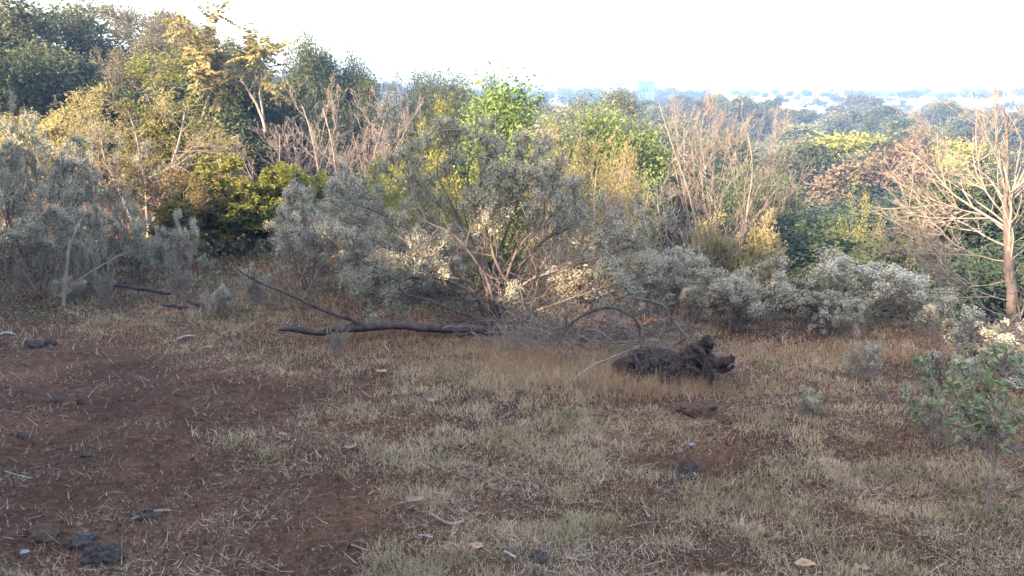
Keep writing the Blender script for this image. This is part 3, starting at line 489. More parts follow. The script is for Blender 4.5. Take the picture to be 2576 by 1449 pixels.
# ================================================================ THE CENTRAL BUSH
def px_stems(L, n=17):
    out = []; rng = np.random.default_rng(len(L))
    for path in L:
        Q = spline(wpath(path), n); wb = rng.normal(size=(n, 3)); wb[0] = 0; Q[:, :3] += np.cumsum(wb, 0)*Q[:, 3:4]*.35; out.append((Q[:, :3], Q[:, 3]))
    return out
def stemmed(name, label, cat, base_uv, Lst, kind, seed, **kw):
    st = px_stems(Lst); b = st[0][0][0].copy(); b[2] = float(h(b[0], b[1])); st = [(p - b, r*(.58 if kind == 'seed' else 1)) for p, r in st]
    Hh = max(p[:, 2].max() for p, r in st)*1.05; return plant(name, label, cat, tuple(b), Hh, None, seed, kind, stems=st, **kw)
Yb = G(1242, 822)[1]
stemmed('seed_head_bush', 'large spreading grey-green bush with fluffy grey seed heads behind the fallen log', 'bush', None, [
    [(1240, 825, Yb, .055), (1235, 760, Yb, .045), (1222, 680, Yb, .036), (1205, 580, Yb, .026), (1190, 500, Yb, .020), (1175, 430, Yb, .014), (1195, 380, Yb, .006)],
    [(1250, 825, Yb, .050), (1262, 760, Yb+.1, .040), (1300, 690, Yb+.2, .032), (1370, 610, Yb+.3, .022), (1420, 580, Yb+.3, .014), (1450, 540, Yb+.3, .006)],
    [(1236, 825, Yb, .045), (1180, 740, Yb-.1, .030), (1090, 700, Yb-.2, .022), (980, 690, Yb-.2, .016), (880, 640, Yb-.2, .008)],
    [(1238, 820, Yb, .045), (1200, 740, Yb+.2, .030), (1110, 640, Yb+.3, .022), (1000, 560, Yb+.4, .015), (880, 510, Yb+.4, .007)],
    [(1245, 820, Yb, .040), (1230, 720, Yb-.2, .030), (1160, 620, Yb-.3, .022), (1070, 560, Yb-.3, .014), (990, 500, Yb-.3, .006)],
    [(1250, 822, Yb, .045), (1330, 800, Yb-.25, .032), (1290, 730, Yb-.35, .028), (1245, 660, Yb-.4, .022), (1240, 580, Yb-.4, .014), (1290, 500, Yb-.4, .006)],
    [(1245, 820, Yb, .040), (1240, 700, Yb+.3, .030), (1280, 560, Yb+.4, .022), (1320, 460, Yb+.4, .012), (1335, 400, Yb+.4, .005)],
    [(1250, 820, Yb, .040), (1330, 720, Yb-.1, .028), (1440, 670, Yb-.2, .020), (1540, 640, Yb-.2, .014), (1640, 600, Yb-.2, .006)],
    [(1245, 820, Yb, .040), (1200, 640, Yb, .026), (1140, 520, Yb+.1, .014), (1100, 430, Yb+.1, .008), (1115, 370, Yb+.1, .004)],
    [(1250, 820, Yb, .034), (1370, 770, Yb-.3, .024), (1480, 730, Yb-.4, .016), (1600, 700, Yb-.4, .008)],
    [(1240, 822, Yb, .034), (1150, 790, Yb-.25, .022), (1050, 750, Yb-.35, .014), (940, 760, Yb-.3, .006)],
    [(1245, 820, Yb, .034), (1300, 640, Yb-.2, .024), (1370, 560, Yb-.3, .012), (1370, 490, Yb-.3, .005)]],
    'seed', 41, leafmat='grey', bark='bark', twigbark='bark', q=1.05, leafn=.42, fluff=1.25)
Yb2 = 8.7
stemmed('seed_head_bush', 'grey-green bush with pale fluffy heads on two leaning stems behind the log limb', 'bush', None, [
    [(700, 795, Yb2, .014), (745, 720, Yb2, .013), (780, 650, Yb2, .011), (820, 580, Yb2, .007), (830, 520, Yb2, .004)], [(725, 795, Yb2, .013), (770, 735, Yb2, .012), (800, 680, Yb2, .010), (850, 620, Yb2, .007), (900, 560, Yb2, .004)],
    [(905, 790, Yb2, .016), (908, 720, Yb2, .014), (912, 660, Yb2, .011), (890, 560, Yb2, .007), (870, 500, Yb2, .003)], [(705, 795, Yb2, .010), (700, 700, Yb2, .008), (720, 600, Yb2, .006), (750, 520, Yb2, .003)]],
    'seed', 42, leafmat='grey', bark='barktan', q=.9, fluffmat='fluffwhite')
# ================================================================ BARE TREES ON THE RIGHT
Yr = 8.6
stemmed('bare_tree', 'tall bare tree at the right edge with a grooved trunk and sunlit branches sweeping left', 'tree', None, [
    [(2562, 862, Yr, .062), (2545, 760, Yr, .055), (2540, 640, Yr, .050), (2536, 560, Yr, .042), (2532, 500, Yr, .026), (2538, 400, Yr, .020), (2530, 300, Yr, .010), (2520, 260, Yr, .005)],
    [(2536, 560, Yr, .028), (2500, 520, Yr+.1, .024), (2470, 450, Yr+.2, .018), (2465, 370, Yr+.2, .012), (2500, 300, Yr+.2, .006)],
    [(2540, 590, Yr, .026), (2470, 545, Yr+.3, .022), (2400, 520, Yr+.4, .017), (2330, 440, Yr+.5, .011), (2260, 370, Yr+.5, .005)],
    [(2542, 620, Yr, .030), (2480, 590, Yr+.5, .026), (2400, 545, Yr+.8, .020), (2340, 500, Yr+.9, .014), (2280, 450, Yr+1, .006)],
    [(2543, 660, Yr, .030), (2440, 640, Yr+.2, .026), (2370, 600, Yr+.3, .020), (2300, 545, Yr+.3, .012), (2270, 480, Yr+.3, .006)],
    [(2545, 700, Yr, .026), (2460, 720, Yr+.3, .022), (2390, 680, Yr+.5, .016), (2320, 625, Yr+.5, .010), (2275, 560, Yr+.5, .005)],
    [(2548, 760, Yr, .024), (2470, 740, Yr-.1, .020), (2400, 700, Yr-.2, .014), (2340, 660, Yr-.2, .009), (2290, 600, Yr-.2, .004)],
    [(2550, 800, Yr, .022), (2490, 780, Yr+.2, .016), (2430, 745, Yr+.2, .011), (2360, 700, Yr+.2, .006), (2320, 650, Yr+.2, .003)],
    [(2534, 520, Yr, .024), (2480, 440, Yr+.6, .018), (2400, 380, Yr+.8, .013), (2330, 330, Yr+.9, .006)],
    [(2534, 490, Yr, .022), (2590, 440, Yr+.2, .016), (2640, 370, Yr+.2, .010), (2690, 300, Yr+.2, .005)],
    [(2542, 640, Yr, .026), (2610, 600, Yr+.2, .020), (2680, 540, Yr+.2, .013), (2740, 480, Yr+.2, .006)],
    [(2560, 862, Yr, .035), (2575, 780, Yr, .026), (2620, 700, Yr, .018), (2680, 600, Yr, .008)]],
    'bare', 51, bark='bark', twigbark='barkpale', q=.95)
Y1 = 9.6
stemmed('bare_tree', 'slender leafless tree with many upright sunlit twigs right of centre', 'tree', None, [
    [(1745, 880, Y1, .024), (1740, 800, Y1, .021), (1762, 700, Y1, .018), (1760, 600, Y1, .015), (1735, 480, Y1, .011), (1700, 380, Y1, .007), (1660, 260, Y1, .003)],
    [(1750, 880, Y1, .022), (1765, 790, Y1+.1, .020), (1790, 700, Y1+.1, .018), (1790, 560, Y1+.1, .014), (1775, 420, Y1+.1, .009), (1760, 300, Y1+.1, .004)],
    [(1760, 700, Y1, .012), (1700, 600, Y1-.1, .010), (1650, 530, Y1-.1, .007), (1610, 470, Y1-.1, .003)],
    [(1765, 640, Y1, .010), (1800, 540, Y1, .008), (1820, 430, Y1, .006), (1850, 300, Y1, .003)],
    [(1740, 520, Y1, .009), (1770, 400, Y1+.2, .007), (1775, 320, Y1+.2, .005), (1778, 240, Y1+.2, .0025)]],
    'bare', 52, bark='barktan', twigbark='barkpale', q=1.0, leafn=1.0)
stemmed('bare_tree', 'leafless tree leaning right behind the yellow shrub with ascending twigs', 'tree', None, [
    [(1800, 880, 10.2, .024), (1815, 780, 10.2, .021), (1860, 640, 10.2, .017), (1875, 540, 10.2, .014), (1890, 420, 10.2, .009), (1880, 330, 10.2, .004)],
    [(1868, 600, 10.2, .010), (1900, 500, 10.3, .008), (1935, 400, 10.3, .005), (1950, 320, 10.3, .0025)], [(1865, 640, 10.2, .011), (1920, 560, 10.1, .008), (1980, 500, 10.1, .005), (2040, 450, 10.1, .0025)],
    [(1872, 560, 10.2, .010), (1845, 460, 10.2, .007), (1830, 380, 10.2, .004), (1815, 300, 10.2, .002)]],
    'bare', 53, bark='barktan', twigbark='barkpale', q=.95)
# ================================================================ SHRUBS BETWEEN CLEARING AND WOOD
SB = 'seed_head_bush'
def T_(*a, **k): return tree_at(*a, **k)
T_('yellow_shrub', 'golden-leaved shrub glowing in the sun left of the slender leafless trees', 'shrub', 1465, 322, 12.0, 290, 61, 'shrub', 'palegold', bark='barktan', q=1.0, leafsize=.045, leafn=1.5)
T_('yellow_shrub', 'low amber-leaved shrub at the foot of the leafless trees', 'shrub', 1850, 545, 10.3, 250, 62, 'shrub', 'palegold', bark='barkdark', q=.95, leafsize=.035, leafn=1.5)
T_('yellow_shrub', 'small golden shrub just left of the low one below the leafless trees', 'shrub', 1775, 590, 10.0, 190, 59, 'shrub', 'palegold', bark='barkdark', q=.9, leafsize=.035, leafn=1.4)
T_('yellow_shrub', 'wide golden shrub seen between big bush and pinkish twigs', 'shrub', 1560, 405, 13.0, 220, 60, 'shrub', 'gold', bark='barktan', q=.9, leafsize=.045)
T_('yellow_shrub', 'dull yellow-leaved shrub on the slope just right of the leafless trees', 'shrub', 1955, 690, 9.0, 170, 63, 'shrub', 'amber', bark='barktan', q=.7, leafsize=.035)
T_('bare_shrub', 'pinkish leafless shrub of dense fine twigs behind the right side of the big bush', 'shrub', 1560, 430, 10.6, 330, 64, 'bare', None, bark='barktan', q=.9)
T_('bare_shrub', 'low tangle of sunlit leafless stems behind the centre bush', 'shrub', 1400, 500, 10.4, 260, 65, 'bare', None, bark='barktan', q=.8)
T_('bare_shrub', 'dry curving leafless shrub just left of the slender leafless tree', 'shrub', 1650, 560, 9.6, 190, 66, 'bare', None, bark='barktan', q=.7)
T_('green_shrub', 'yellow-green leafy shrub behind the big bush, left of its trunk', 'shrub', 1050, 400, 12.5, 280, 67, 'shrub', 'lime', bark='barktan', q=.9, leafsize=.05)
T_('green_shrub', 'sunlit bright yellow-green shrub showing through the top of the big bush', 'shrub', 1165, 265, 17.0, 330, 68, 'shrub', 'lime', bark='bark', leafsize=.07)
T_('vine_covered_tree', 'round bright green tree smothered in vines behind the big bush', 'tree', 1320, 240, 19.0, 480, 69, 'dense', 'bright', bark='bark', leafsize=.08, leafn=1.8)
T_('vine_covered_tree', 'small bright green vine-covered tree left of the slender leafless tree', 'tree', 1655, 330, 17.0, 300, 70, 'dense', 'bright', bark='bark', leafsize=.07, leafn=1.5)
T_('green_shrub', 'low spreading green shrub in sun left of the pale seed-head bush', 'shrub', 640, 398, 13.5, 280, 71, 'shrub', 'lime', bark='bark', leafsize=.055)
T_('green_shrub', 'low mid-green shrub under the wood edge, left of centre', 'shrub', 545, 462, 13.0, 270, 72, 'shrub', 'lime', bark='bark', leafsize=.05)
T_('green_shrub', 'small yellow-green shrub at the right of the low wood-edge shrubs', 'shrub', 790, 420, 12.8, 200, 73, 'shrub', 'lime', bark='bark', leafsize=.05)
T_('half_bare_shrub', 'big half-bare shrub with small yellow leaves and upright twigs at left', 'shrub', 330, 218, 14.5, 380, 74, 'sparse', 'gold', bark='barktan', twigbark='barkpale', q=1.3, leafsize=.045, leafn=.35)
T_('half_bare_shrub', 'yellow-green sunlit shrub behind the grey bushes at the far left', 'shrub', 110, 228, 19.0, 330, 75, 'shrub', 'gold', bark='barktan', leafsize=.06)
T_('half_bare_shrub', 'thin brown shrub with scattered yellow leaves right of the big half-bare one', 'shrub', 440, 400, 12.5, 220, 76, 'sparse', 'amber', bark='barktan', twigbark='barkpale', q=1.1, leafsize=.04, leafn=.5)
T_('bare_shrub', 'low brown twiggy shrub beneath the half-bare shrub at left', 'shrub', 340, 420, 12.5, 240, 77, 'bare', None, bark='barktan', q=.8)
T_('bare_shrub', 'wide pinkish leafless tree with fanning branches under the skyline', 'tree', 870, 188, 17.5, 380, 78, 'bare', None, bark='barkpale', q=1.15)
T_('bare_shrub', 'leafless spreading tree with crooked twigs left of the wide pinkish one', 'tree', 700, 295, 16.5, 260, 79, 'bare', None, bark='barkpale', q=.8)
T_('bare_shrub', 'small leafless tree behind the wide pinkish one, nearer the centre', 'tree', 985, 215, 19.0, 200, 80, 'bare', None, bark='barkpale', q=.9)
stemmed('feathery_tree', 'slender golden feathery-leaved tree leaning left against the skyline', 'tree', None, [
    [(668, 330, 21, 0.0465), (662, 300, 21, 0.0372), (640, 255, 21, 0.0310), (610, 205, 21, 0.0260), (575, 150, 21, 0.0198), (545, 115, 21, 0.0136), (530, 80, 21, 0.0062)],
    [(664, 300, 21, 0.0310), (652, 240, 21, 0.0248), (660, 180, 21, 0.0186), (655, 140, 21, 0.0093)], [(610, 205, 21, 0.0186), (560, 210, 21, 0.0136), (545, 190, 21, 0.0062)], [(590, 170, 21, 0.0155), (545, 160, 21, 0.0112), (525, 130, 21, 0.0050)]],
    'feather', 81, leafmat='gold', bark='barktan', q=.33)
T_('feathery_tree', 'low feathery yellow-green tree in front of the dark wood', 'tree', 430, 262, 17.0, 260, 82, 'feather', 'lime', bark='bark', q=.8)
T_('feathery_tree', 'low feathery olive-green tree spreading in the shaded hollow at right', 'tree', 2215, 560, 17.0, 330, 83, 'feather', 'olive', bark='bark', q=.7)
T_('half_bare_shrub', 'thin pale-leaved shrub top at the far side of the shaded hollow', 'shrub', 2120, 470, 24.0, 200, 84, 'shrub', 'lime', bark='bark', leafsize=.06)
# grey seed-head bushes in the shade
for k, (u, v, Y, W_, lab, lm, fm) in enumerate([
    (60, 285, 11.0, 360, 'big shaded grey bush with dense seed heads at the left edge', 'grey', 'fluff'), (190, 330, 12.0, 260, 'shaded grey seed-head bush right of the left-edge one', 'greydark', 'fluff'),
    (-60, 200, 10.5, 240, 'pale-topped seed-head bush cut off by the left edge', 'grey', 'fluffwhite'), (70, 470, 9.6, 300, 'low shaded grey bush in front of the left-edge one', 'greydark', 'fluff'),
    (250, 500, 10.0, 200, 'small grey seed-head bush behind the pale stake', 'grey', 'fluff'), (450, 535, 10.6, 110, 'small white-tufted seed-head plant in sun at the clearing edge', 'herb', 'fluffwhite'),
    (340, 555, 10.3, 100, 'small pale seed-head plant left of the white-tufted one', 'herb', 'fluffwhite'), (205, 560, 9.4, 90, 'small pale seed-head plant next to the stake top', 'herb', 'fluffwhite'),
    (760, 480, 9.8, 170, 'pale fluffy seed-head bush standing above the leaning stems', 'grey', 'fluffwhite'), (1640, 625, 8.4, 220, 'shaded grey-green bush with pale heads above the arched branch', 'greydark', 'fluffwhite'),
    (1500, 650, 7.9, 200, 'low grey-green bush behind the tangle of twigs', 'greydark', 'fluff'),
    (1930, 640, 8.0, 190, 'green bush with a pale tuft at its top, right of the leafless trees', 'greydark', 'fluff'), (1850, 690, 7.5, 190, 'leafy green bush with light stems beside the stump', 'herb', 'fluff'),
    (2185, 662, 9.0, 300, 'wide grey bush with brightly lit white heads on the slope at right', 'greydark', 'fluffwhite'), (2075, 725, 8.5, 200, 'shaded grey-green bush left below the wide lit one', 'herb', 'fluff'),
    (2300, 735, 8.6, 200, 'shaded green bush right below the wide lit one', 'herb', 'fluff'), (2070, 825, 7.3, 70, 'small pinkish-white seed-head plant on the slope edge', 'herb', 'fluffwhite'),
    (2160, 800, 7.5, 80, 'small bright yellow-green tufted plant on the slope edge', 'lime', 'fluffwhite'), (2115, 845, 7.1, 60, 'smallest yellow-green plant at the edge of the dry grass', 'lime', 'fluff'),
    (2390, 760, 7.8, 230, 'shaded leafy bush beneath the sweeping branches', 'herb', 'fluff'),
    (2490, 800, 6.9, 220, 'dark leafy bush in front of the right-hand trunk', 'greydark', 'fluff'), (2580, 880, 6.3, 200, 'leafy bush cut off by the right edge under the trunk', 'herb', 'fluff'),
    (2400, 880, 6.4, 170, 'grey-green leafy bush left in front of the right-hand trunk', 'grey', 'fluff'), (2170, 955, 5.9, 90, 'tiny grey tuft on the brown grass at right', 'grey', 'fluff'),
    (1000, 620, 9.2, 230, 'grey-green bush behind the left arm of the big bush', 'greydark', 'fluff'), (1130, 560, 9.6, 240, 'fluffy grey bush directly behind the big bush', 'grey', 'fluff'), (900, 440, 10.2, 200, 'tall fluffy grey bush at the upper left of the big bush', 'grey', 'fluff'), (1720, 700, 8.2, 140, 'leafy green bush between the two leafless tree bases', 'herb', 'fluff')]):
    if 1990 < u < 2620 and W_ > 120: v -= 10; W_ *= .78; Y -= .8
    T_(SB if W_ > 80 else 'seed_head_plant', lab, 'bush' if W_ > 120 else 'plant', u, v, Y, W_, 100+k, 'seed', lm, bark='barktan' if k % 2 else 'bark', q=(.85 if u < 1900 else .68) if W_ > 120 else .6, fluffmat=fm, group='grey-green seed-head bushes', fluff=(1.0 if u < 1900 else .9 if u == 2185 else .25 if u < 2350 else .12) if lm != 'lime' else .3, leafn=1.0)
# leafy sapling in the right foreground
plant('sapling', 'young leafy green sapling on one thin straight stem in the right foreground', 'sapling', tuple(G(2480, 1312)), .74, .52, 201, 'seed', 'sapling', bark='barktan', fluff=0, q=.65, leafn=.55, leafsize=.046,
      stems=[(spline(np.array([[0, 0, -.02], [.004, 0, .2], [.012, 0, .4], [.0, 0, .58], [-.02, 0, .70]]), 11), np.linspace(.006, .0025, 11)), (spline(np.array([[.006, 0, .30], [-.06, .02, .40], [-.13, .02, .50], [-.2, .0, .60]]), 11), np.linspace(.004, .002, 11)), (spline(np.array([[.010, 0, .34], [.06, .02, .45], [.11, -.02, .52], [.19, .0, .60]]), 11), np.linspace(.004, .002, 11)), (spline(np.array([[.010, 0, .32], [.0, -.05, .40], [-.07, -.1, .50], [-.10, -.1, .62]]), 11), np.linspace(.004, .002, 11))])
plant('sapling', 'leafy green sapling with a forked pale stem left of the one on the straight stem', 'sapling', tuple(G(2360, 1130)), .55, .40, 202, 'seed', 'sapling', bark='barktan', fluff=.25, q=.7, leafn=.5, leafsize=.045)
# small weeds scattered over the clearing edge
rngw = np.random.default_rng(77); weeds = []
for k, (lm, fm, lab) in enumerate([('herb', 'fluff', 'low green weed with small leaves'), ('grey', 'fluffwhite', 'low grey weed with a pale fluffy top'), ('sapling', 'fluff', 'small bright green leafy weed'), ('amber', 'fluff', 'small yellowing weed with few leaves')]):
    p = G(*[(520, 700), (620, 640), (850, 900), (260, 690)][k]); weeds.append((plant('weed', lab+' nearest the '+['dark fallen branch', 'wood edge', 'fallen log', 'pale stake'][k], 'weed', tuple(p), .30, .22, 210+k, 'seed', lm, bark='barktan', fluff=.5 if k != 2 else 0, fluffmat=fm, q=.5, leafn=1.5), lab))
for k in range(54):
    u, v = rngw.uniform(20, 1180), rngw.uniform(585, 800)
    if k > 44: u, v = rngw.uniform(1950, 2560), rngw.uniform(870, 1080)
    p = G(u, v)
    if p[1] > 16: continue
    rt, lab = weeds[k % 4]; s = rngw.uniform(.6, 1.7)*(1 if k <= 44 else .38); where = 'among the grass left of the big bush' if k <= 44 else 'on the brown slope at right'
    dup(rt, tuple(p), rngw.uniform(0, 6.28), (s, s, s), f'{lab} {where}', f'{lab}s {where}')
# ================================================================ THE WOOD ON THE LEFT
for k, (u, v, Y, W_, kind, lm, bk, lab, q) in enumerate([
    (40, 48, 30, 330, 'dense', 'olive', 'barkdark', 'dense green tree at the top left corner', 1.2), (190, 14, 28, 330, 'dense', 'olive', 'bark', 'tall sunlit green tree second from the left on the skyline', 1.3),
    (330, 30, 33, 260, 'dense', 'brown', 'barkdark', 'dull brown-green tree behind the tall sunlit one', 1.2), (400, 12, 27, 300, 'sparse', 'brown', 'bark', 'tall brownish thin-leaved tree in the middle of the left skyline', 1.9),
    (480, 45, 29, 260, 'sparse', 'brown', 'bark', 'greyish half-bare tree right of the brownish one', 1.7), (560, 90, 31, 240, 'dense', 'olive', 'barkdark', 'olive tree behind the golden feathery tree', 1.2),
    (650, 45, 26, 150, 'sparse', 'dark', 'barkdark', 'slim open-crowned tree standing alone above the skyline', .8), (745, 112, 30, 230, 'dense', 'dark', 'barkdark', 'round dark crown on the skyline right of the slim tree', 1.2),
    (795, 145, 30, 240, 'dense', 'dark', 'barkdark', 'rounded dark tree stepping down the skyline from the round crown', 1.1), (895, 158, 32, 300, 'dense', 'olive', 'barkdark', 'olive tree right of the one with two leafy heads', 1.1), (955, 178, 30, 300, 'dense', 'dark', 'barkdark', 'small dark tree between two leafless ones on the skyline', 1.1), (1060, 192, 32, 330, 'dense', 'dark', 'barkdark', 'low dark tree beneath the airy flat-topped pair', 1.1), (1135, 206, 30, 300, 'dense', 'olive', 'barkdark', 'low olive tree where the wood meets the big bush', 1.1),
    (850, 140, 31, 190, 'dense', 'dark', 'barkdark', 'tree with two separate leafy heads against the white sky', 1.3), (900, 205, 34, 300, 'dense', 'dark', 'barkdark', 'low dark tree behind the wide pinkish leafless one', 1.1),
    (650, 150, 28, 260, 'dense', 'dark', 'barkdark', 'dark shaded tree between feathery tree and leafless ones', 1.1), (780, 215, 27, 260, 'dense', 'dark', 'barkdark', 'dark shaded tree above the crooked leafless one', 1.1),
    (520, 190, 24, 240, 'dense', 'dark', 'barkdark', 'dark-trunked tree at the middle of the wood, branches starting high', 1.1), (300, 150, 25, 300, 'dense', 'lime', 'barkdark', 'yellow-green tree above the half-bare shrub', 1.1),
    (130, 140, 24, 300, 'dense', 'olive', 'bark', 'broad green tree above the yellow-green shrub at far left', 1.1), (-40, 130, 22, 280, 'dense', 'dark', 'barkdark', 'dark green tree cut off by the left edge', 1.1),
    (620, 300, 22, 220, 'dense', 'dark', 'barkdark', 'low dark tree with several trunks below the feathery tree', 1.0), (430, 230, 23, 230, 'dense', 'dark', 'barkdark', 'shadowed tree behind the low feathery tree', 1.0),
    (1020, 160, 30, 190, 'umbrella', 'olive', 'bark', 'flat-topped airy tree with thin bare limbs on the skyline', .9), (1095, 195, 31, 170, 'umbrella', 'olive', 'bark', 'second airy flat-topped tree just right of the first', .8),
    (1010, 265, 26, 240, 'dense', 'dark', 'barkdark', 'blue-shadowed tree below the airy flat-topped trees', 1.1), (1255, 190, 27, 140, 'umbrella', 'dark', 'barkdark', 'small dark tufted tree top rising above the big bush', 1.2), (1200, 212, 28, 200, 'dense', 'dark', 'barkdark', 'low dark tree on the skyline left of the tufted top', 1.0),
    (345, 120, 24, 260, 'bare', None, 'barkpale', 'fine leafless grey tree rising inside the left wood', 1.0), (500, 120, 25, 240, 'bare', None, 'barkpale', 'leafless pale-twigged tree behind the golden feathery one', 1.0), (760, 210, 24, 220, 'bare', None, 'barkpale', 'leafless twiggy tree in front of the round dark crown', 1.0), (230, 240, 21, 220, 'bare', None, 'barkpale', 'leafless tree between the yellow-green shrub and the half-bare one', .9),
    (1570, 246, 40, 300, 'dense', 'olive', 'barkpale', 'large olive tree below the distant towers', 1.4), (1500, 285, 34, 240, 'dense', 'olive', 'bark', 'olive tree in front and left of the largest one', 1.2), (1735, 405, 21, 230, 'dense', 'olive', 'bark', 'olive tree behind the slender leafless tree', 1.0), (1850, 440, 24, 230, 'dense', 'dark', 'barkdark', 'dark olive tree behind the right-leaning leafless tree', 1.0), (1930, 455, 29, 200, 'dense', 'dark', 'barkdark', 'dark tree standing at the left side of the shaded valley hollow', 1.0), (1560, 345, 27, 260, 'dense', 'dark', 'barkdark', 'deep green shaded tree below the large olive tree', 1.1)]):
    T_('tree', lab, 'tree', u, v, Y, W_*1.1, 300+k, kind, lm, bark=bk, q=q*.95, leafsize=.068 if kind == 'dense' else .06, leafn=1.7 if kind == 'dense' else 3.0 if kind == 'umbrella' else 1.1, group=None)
# ================================================================ VALLEY TREES (copies of a few kinds)
protos = []
for k, (kind, lm, bk, lab) in enumerate([('dense', 'dark', 'barkdark', 'dark green tree'), ('dense', 'dark', 'bark', 'grey-green tree'), ('dense', 'olive', 'barkpale', 'broad olive tree'), ('dense', 'lime', 'bark', 'yellow-green tree'), ('sparse', 'brown', 'barkpale', 'half-bare brownish tree'),
                                         ('dense', 'rust', 'bark', 'rust-tinted dry tree'), ('bare', None, 'barkpale', 'leafless pale tree'), ('dense', 'brown', 'barktan', 'tan dry-leaved tree')]):
    x, y = [(9.5, 27), (8, 36), (17, 38), (8, 48), (21, 52), (11, 62), (30, 50), (18, 70)][k]
    protos.append((plant('valley_tree', f'{lab} of the valley canopy standing nearest below the clearing', 'tree', (x, y, float(h(x, y))), 4.1, 4.4, 400+k, kind, lm, bark=bk, q=1.05 if kind != 'sparse' else 1.7, leafsize=.10 if kind != 'bare' else None, leafn=2.2 if kind != 'bare' else 1.0, group='valley canopy trees'), lab))
near = []  # leaves chosen darker here to stand for the hollow's shade
for k, (x, y, lm, lab) in enumerate([(10, 21, 'deep', 'shade-dark green bushy tree'), (13.5, 25, 'dark', 'dark green leafy tree'), (7.5, 24, 'deep', 'shade-dark green rounded tree')]):
    near.append((plant('valley_tree', f'{lab} in the shaded hollow right below the clearing', 'tree', (x, y, float(h(x, y))), (2.9, 2.6, 3.2)[k], (5.2, 4.4, 4.0)[k], 440+k, 'dense', lm, bark='barkdark', q=1.1, leafsize=.05, leafn=1.6, group='valley canopy trees'), lab))
for k in range(11):      # unseen dense trees added on the left bank: their shade covers the clearing
    s_, p_ = -7.2 - .8*(k % 2), 4.5 - 1.9*k; x, y = s_*LD[0]+p_*LD[1], s_*LD[1]-p_*LD[0]; hh = (.50, .56, .48, .54)[k % 4]*(1 if p_ > -7 else .8)*(.8 if p_ > -3 else 1)
    if -7.8 < p_ < -4.8 or p_ < -11.8: continue
    dup(protos[k % 2][0], (x, y, float(h(x, y))-.1), k*1.3, (.72, .72, hh*1.27), 'unseen dense tree added on the bank left of the clearing to shade it', 'unseen trees added on the bank to shade the clearing')
for k, p_ in enumerate((-5.3, -6.9)):  # unseen trees added so dappled sun slips under their raised crowns
    x, y = -7.4*LD[0]+p_*LD[1], -7.4*LD[1]-p_*LD[0]
    plant('tree', 'unseen high-crowned tree added on the bank left of the clearing to dapple its light', 'tree', (x, y, float(h(x, y))), 1.8, 2.8, 470+k, 'high', 'dark', bark='barkdark', leafsize=.10, leafn=.55, group='unseen trees added on the bank to shade the clearing')
rv = np.random.default_rng(88); pts = []; tries = 0
while len(pts) < 285 and tries < 60000:
    tries += 1; y = 15*(150/15)**rv.random(); x = rv.uniform(-.10 if y > 45 else .12, .85)*y + (1.5 if y < 45 else 0)
    sp = 2.3 + y*.019
    if x < 3.0 and y < 22: continue
    if all((x-a)**2+(y-b)**2 > sp*sp for a, b in pts): pts.append((x, y))
wts = [.31, .27, .15, .04, .08, .03, .04, .08]
for x, y in pts:
    k = int(rv.choice(8, p=wts)); rt, lab = protos[k]; s = rv.uniform(.65, 1.4)*(1+y*.0010); 
    if y < 22: s *= .8
    if y < 38: rt, lab = near[k % 3]; s *= 1.1
    zone = 'close below the clearing' if y < 30 else 'in the middle of the valley' if y < 65 else 'far across the valley'
    dup(rt, (x, y, float(h(x, y))-.1), rv.uniform(0, 6.28), (s*rv.uniform(.9, 1.3), s*rv.uniform(.9, 1.3), s), f'{lab} {zone}', f'{lab}s {zone}')
# far woodland and the scattered trees of the fields: one mass
def far_wood():
    rng = np.random.default_rng(99); g = Geo(); N = 3400; y = 100*(400/100)**rng.random(N); x = rng.uniform(-.62, .72, N)*y
    cover = vnoise(x, y, 60) + .5*vnoise(x, y, 22) - (.35-.30*(1-sm(.12, .32, x/y)))*sm(130, 200, y) + .35*sm(150, 110, y); cover = cover + .55*sm(210, 260, y)*(1-sm(.12, .30, x/y)) + .25*sm(320, 340, y); ok = ((cover > -.02) & (rng.random(N) < .7)) | (rng.random(N) < .22); x, y = x[ok], y[ok]; N = len(x)
    z = h(x, y); s = (1.1+1.7*rng.random(N)**1.5)*(.75+.25*sm(120, 250, y)); n = 210; idx = np.repeat(np.arange(N), n); d = nrm(rng.normal(size=(N*n, 3))); rr_ = rng.random((N*n, 1))**.4
    lob = 1+.28*np.sin(d[:, :1]*5+idx[:, None])+.22*np.sin(d[:, 1:2]*6+idx[:, None]*2.1); P = np.stack([x, y, z], 1)[idx] + d*rr_*lob*s[idx][:, None]*np.array([1, 1, .62]) + np.array([0, 0, 1.])*s[idx][:, None]*.75
    tone = rng.random(N)[idx]*.75 + .25*rng.random(N*n); g.tris(P, (.07+.0009*y[idx])*(.8+.5*rng.random(N*n)), rng, 0, tone)
    st = np.stack([np.stack([x, y, z-.5], 1), np.stack([x, y, z+s], 1)], 1); g.tubes(st, np.full((N, 2), .08), 3, 1)
    tag(g.build('distant_woodland', [M['deep'], M['bark']]), kind='stuff')
far_wood()
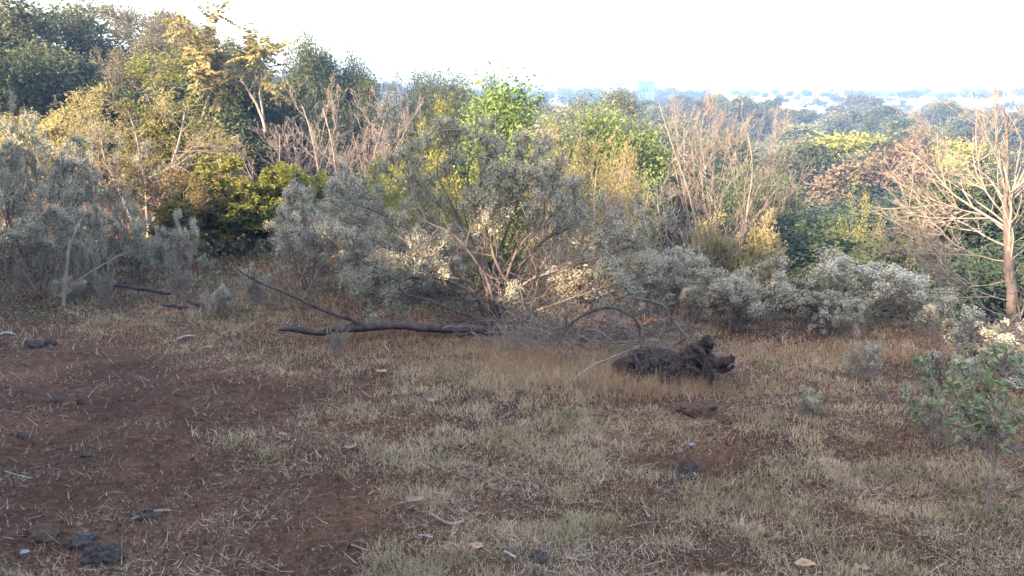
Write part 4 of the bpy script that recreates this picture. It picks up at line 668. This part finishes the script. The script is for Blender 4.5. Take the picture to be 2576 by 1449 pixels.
# ================================================================ DISTANT TOWERS
def towers():
    m, n, l = new_mat('pale tower render'); o = n.new('ShaderNodeOutputMaterial'); p = n.new('ShaderNodeBsdfPrincipled'); p.inputs['Base Color'].default_value = (.02, .06, .085, 1); p.inputs['Roughness'].default_value = .8; l.new(p.outputs[0], o.inputs[0])
    m2, n, l = new_mat('tower window'); o = n.new('ShaderNodeOutputMaterial'); p = n.new('ShaderNodeBsdfPrincipled'); p.inputs['Base Color'].default_value = (.05, .07, .09, 1); p.inputs['Roughness'].default_value = .3; l.new(p.outputs[0], o.inputs[0])
    def boxv(c, s):
        b = np.array([[x, y, z] for z in (0, 1) for y in (-.5, .5) for x in (-.5, .5)]); return b*np.array(s)+np.array(c), np.array([[0, 2, 3, 1], [4, 5, 7, 6], [0, 1, 5, 4], [2, 6, 7, 3], [0, 4, 6, 2], [1, 3, 7, 5]])
    Y = 240
    for u, v0, wpx, lab in [(1614, 203, 12, 'slimmer pale blue tower on the horizon, left one of the pair'), (1635, 205, 22, 'wider pale blue tower on the horizon, right one of the pair')]:
        t = at(u, v0, Y); z0 = at(u, 240, Y)[2]-3; wd = wpx/FPX*Y; H_ = t[2]-z0; root = thing('tower', (t[0], Y, z0), lab, 'tower')
        g = Geo(); V, F = boxv((0, 0, 0), (wd, wd*.8, H_)); g.add(V, F, np.full(6, .5), False); V, F = boxv((0, 0, H_), (wd*.5, wd*.4, H_*.05)); g.add(V, F, np.full(6, .5), False); V, F = boxv((-wd*.56, 0, 0), (wd*.11, wd*.5, H_*.93)); g.add(V, F, np.full(6, .5), False); g.build('wall', [m], root)
        fl = 12
        g = Geo()
        for i in range(fl):
            for c in (-.28, 0, .28): V, F = boxv((c*wd, -.4*wd-.02, (i+.35)*H_/fl), (wd*.16, .06, H_/fl*.45)); g.add(V, F, np.full(6, .5), False)
        tag(g.build('window', [m2], root), kind='stuff')
towers()
# ================================================================ HAZE
def haze():
    V = np.array([[x, y, z] for z in (-12, 22) for y in (-925, 925) for x in (-925, 925)], float); F = np.array([[0, 2, 3, 1], [4, 5, 7, 6], [0, 1, 5, 4], [2, 6, 7, 3], [0, 4, 6, 2], [1, 3, 7, 5]])
    m, n, l = new_mat('haze'); o = n.new('ShaderNodeOutputMaterial'); p = n.new('ShaderNodeVolumePrincipled'); p.inputs['Color'].default_value = (.26, .42, .76, 1); p.inputs['Density'].default_value = .0014; p.inputs['Anisotropy'].default_value = .0
    l.new(p.outputs[0], o.inputs['Volume']); tag(link('haze', mesh('haze', V, [F], [m])), kind='stuff')
haze()
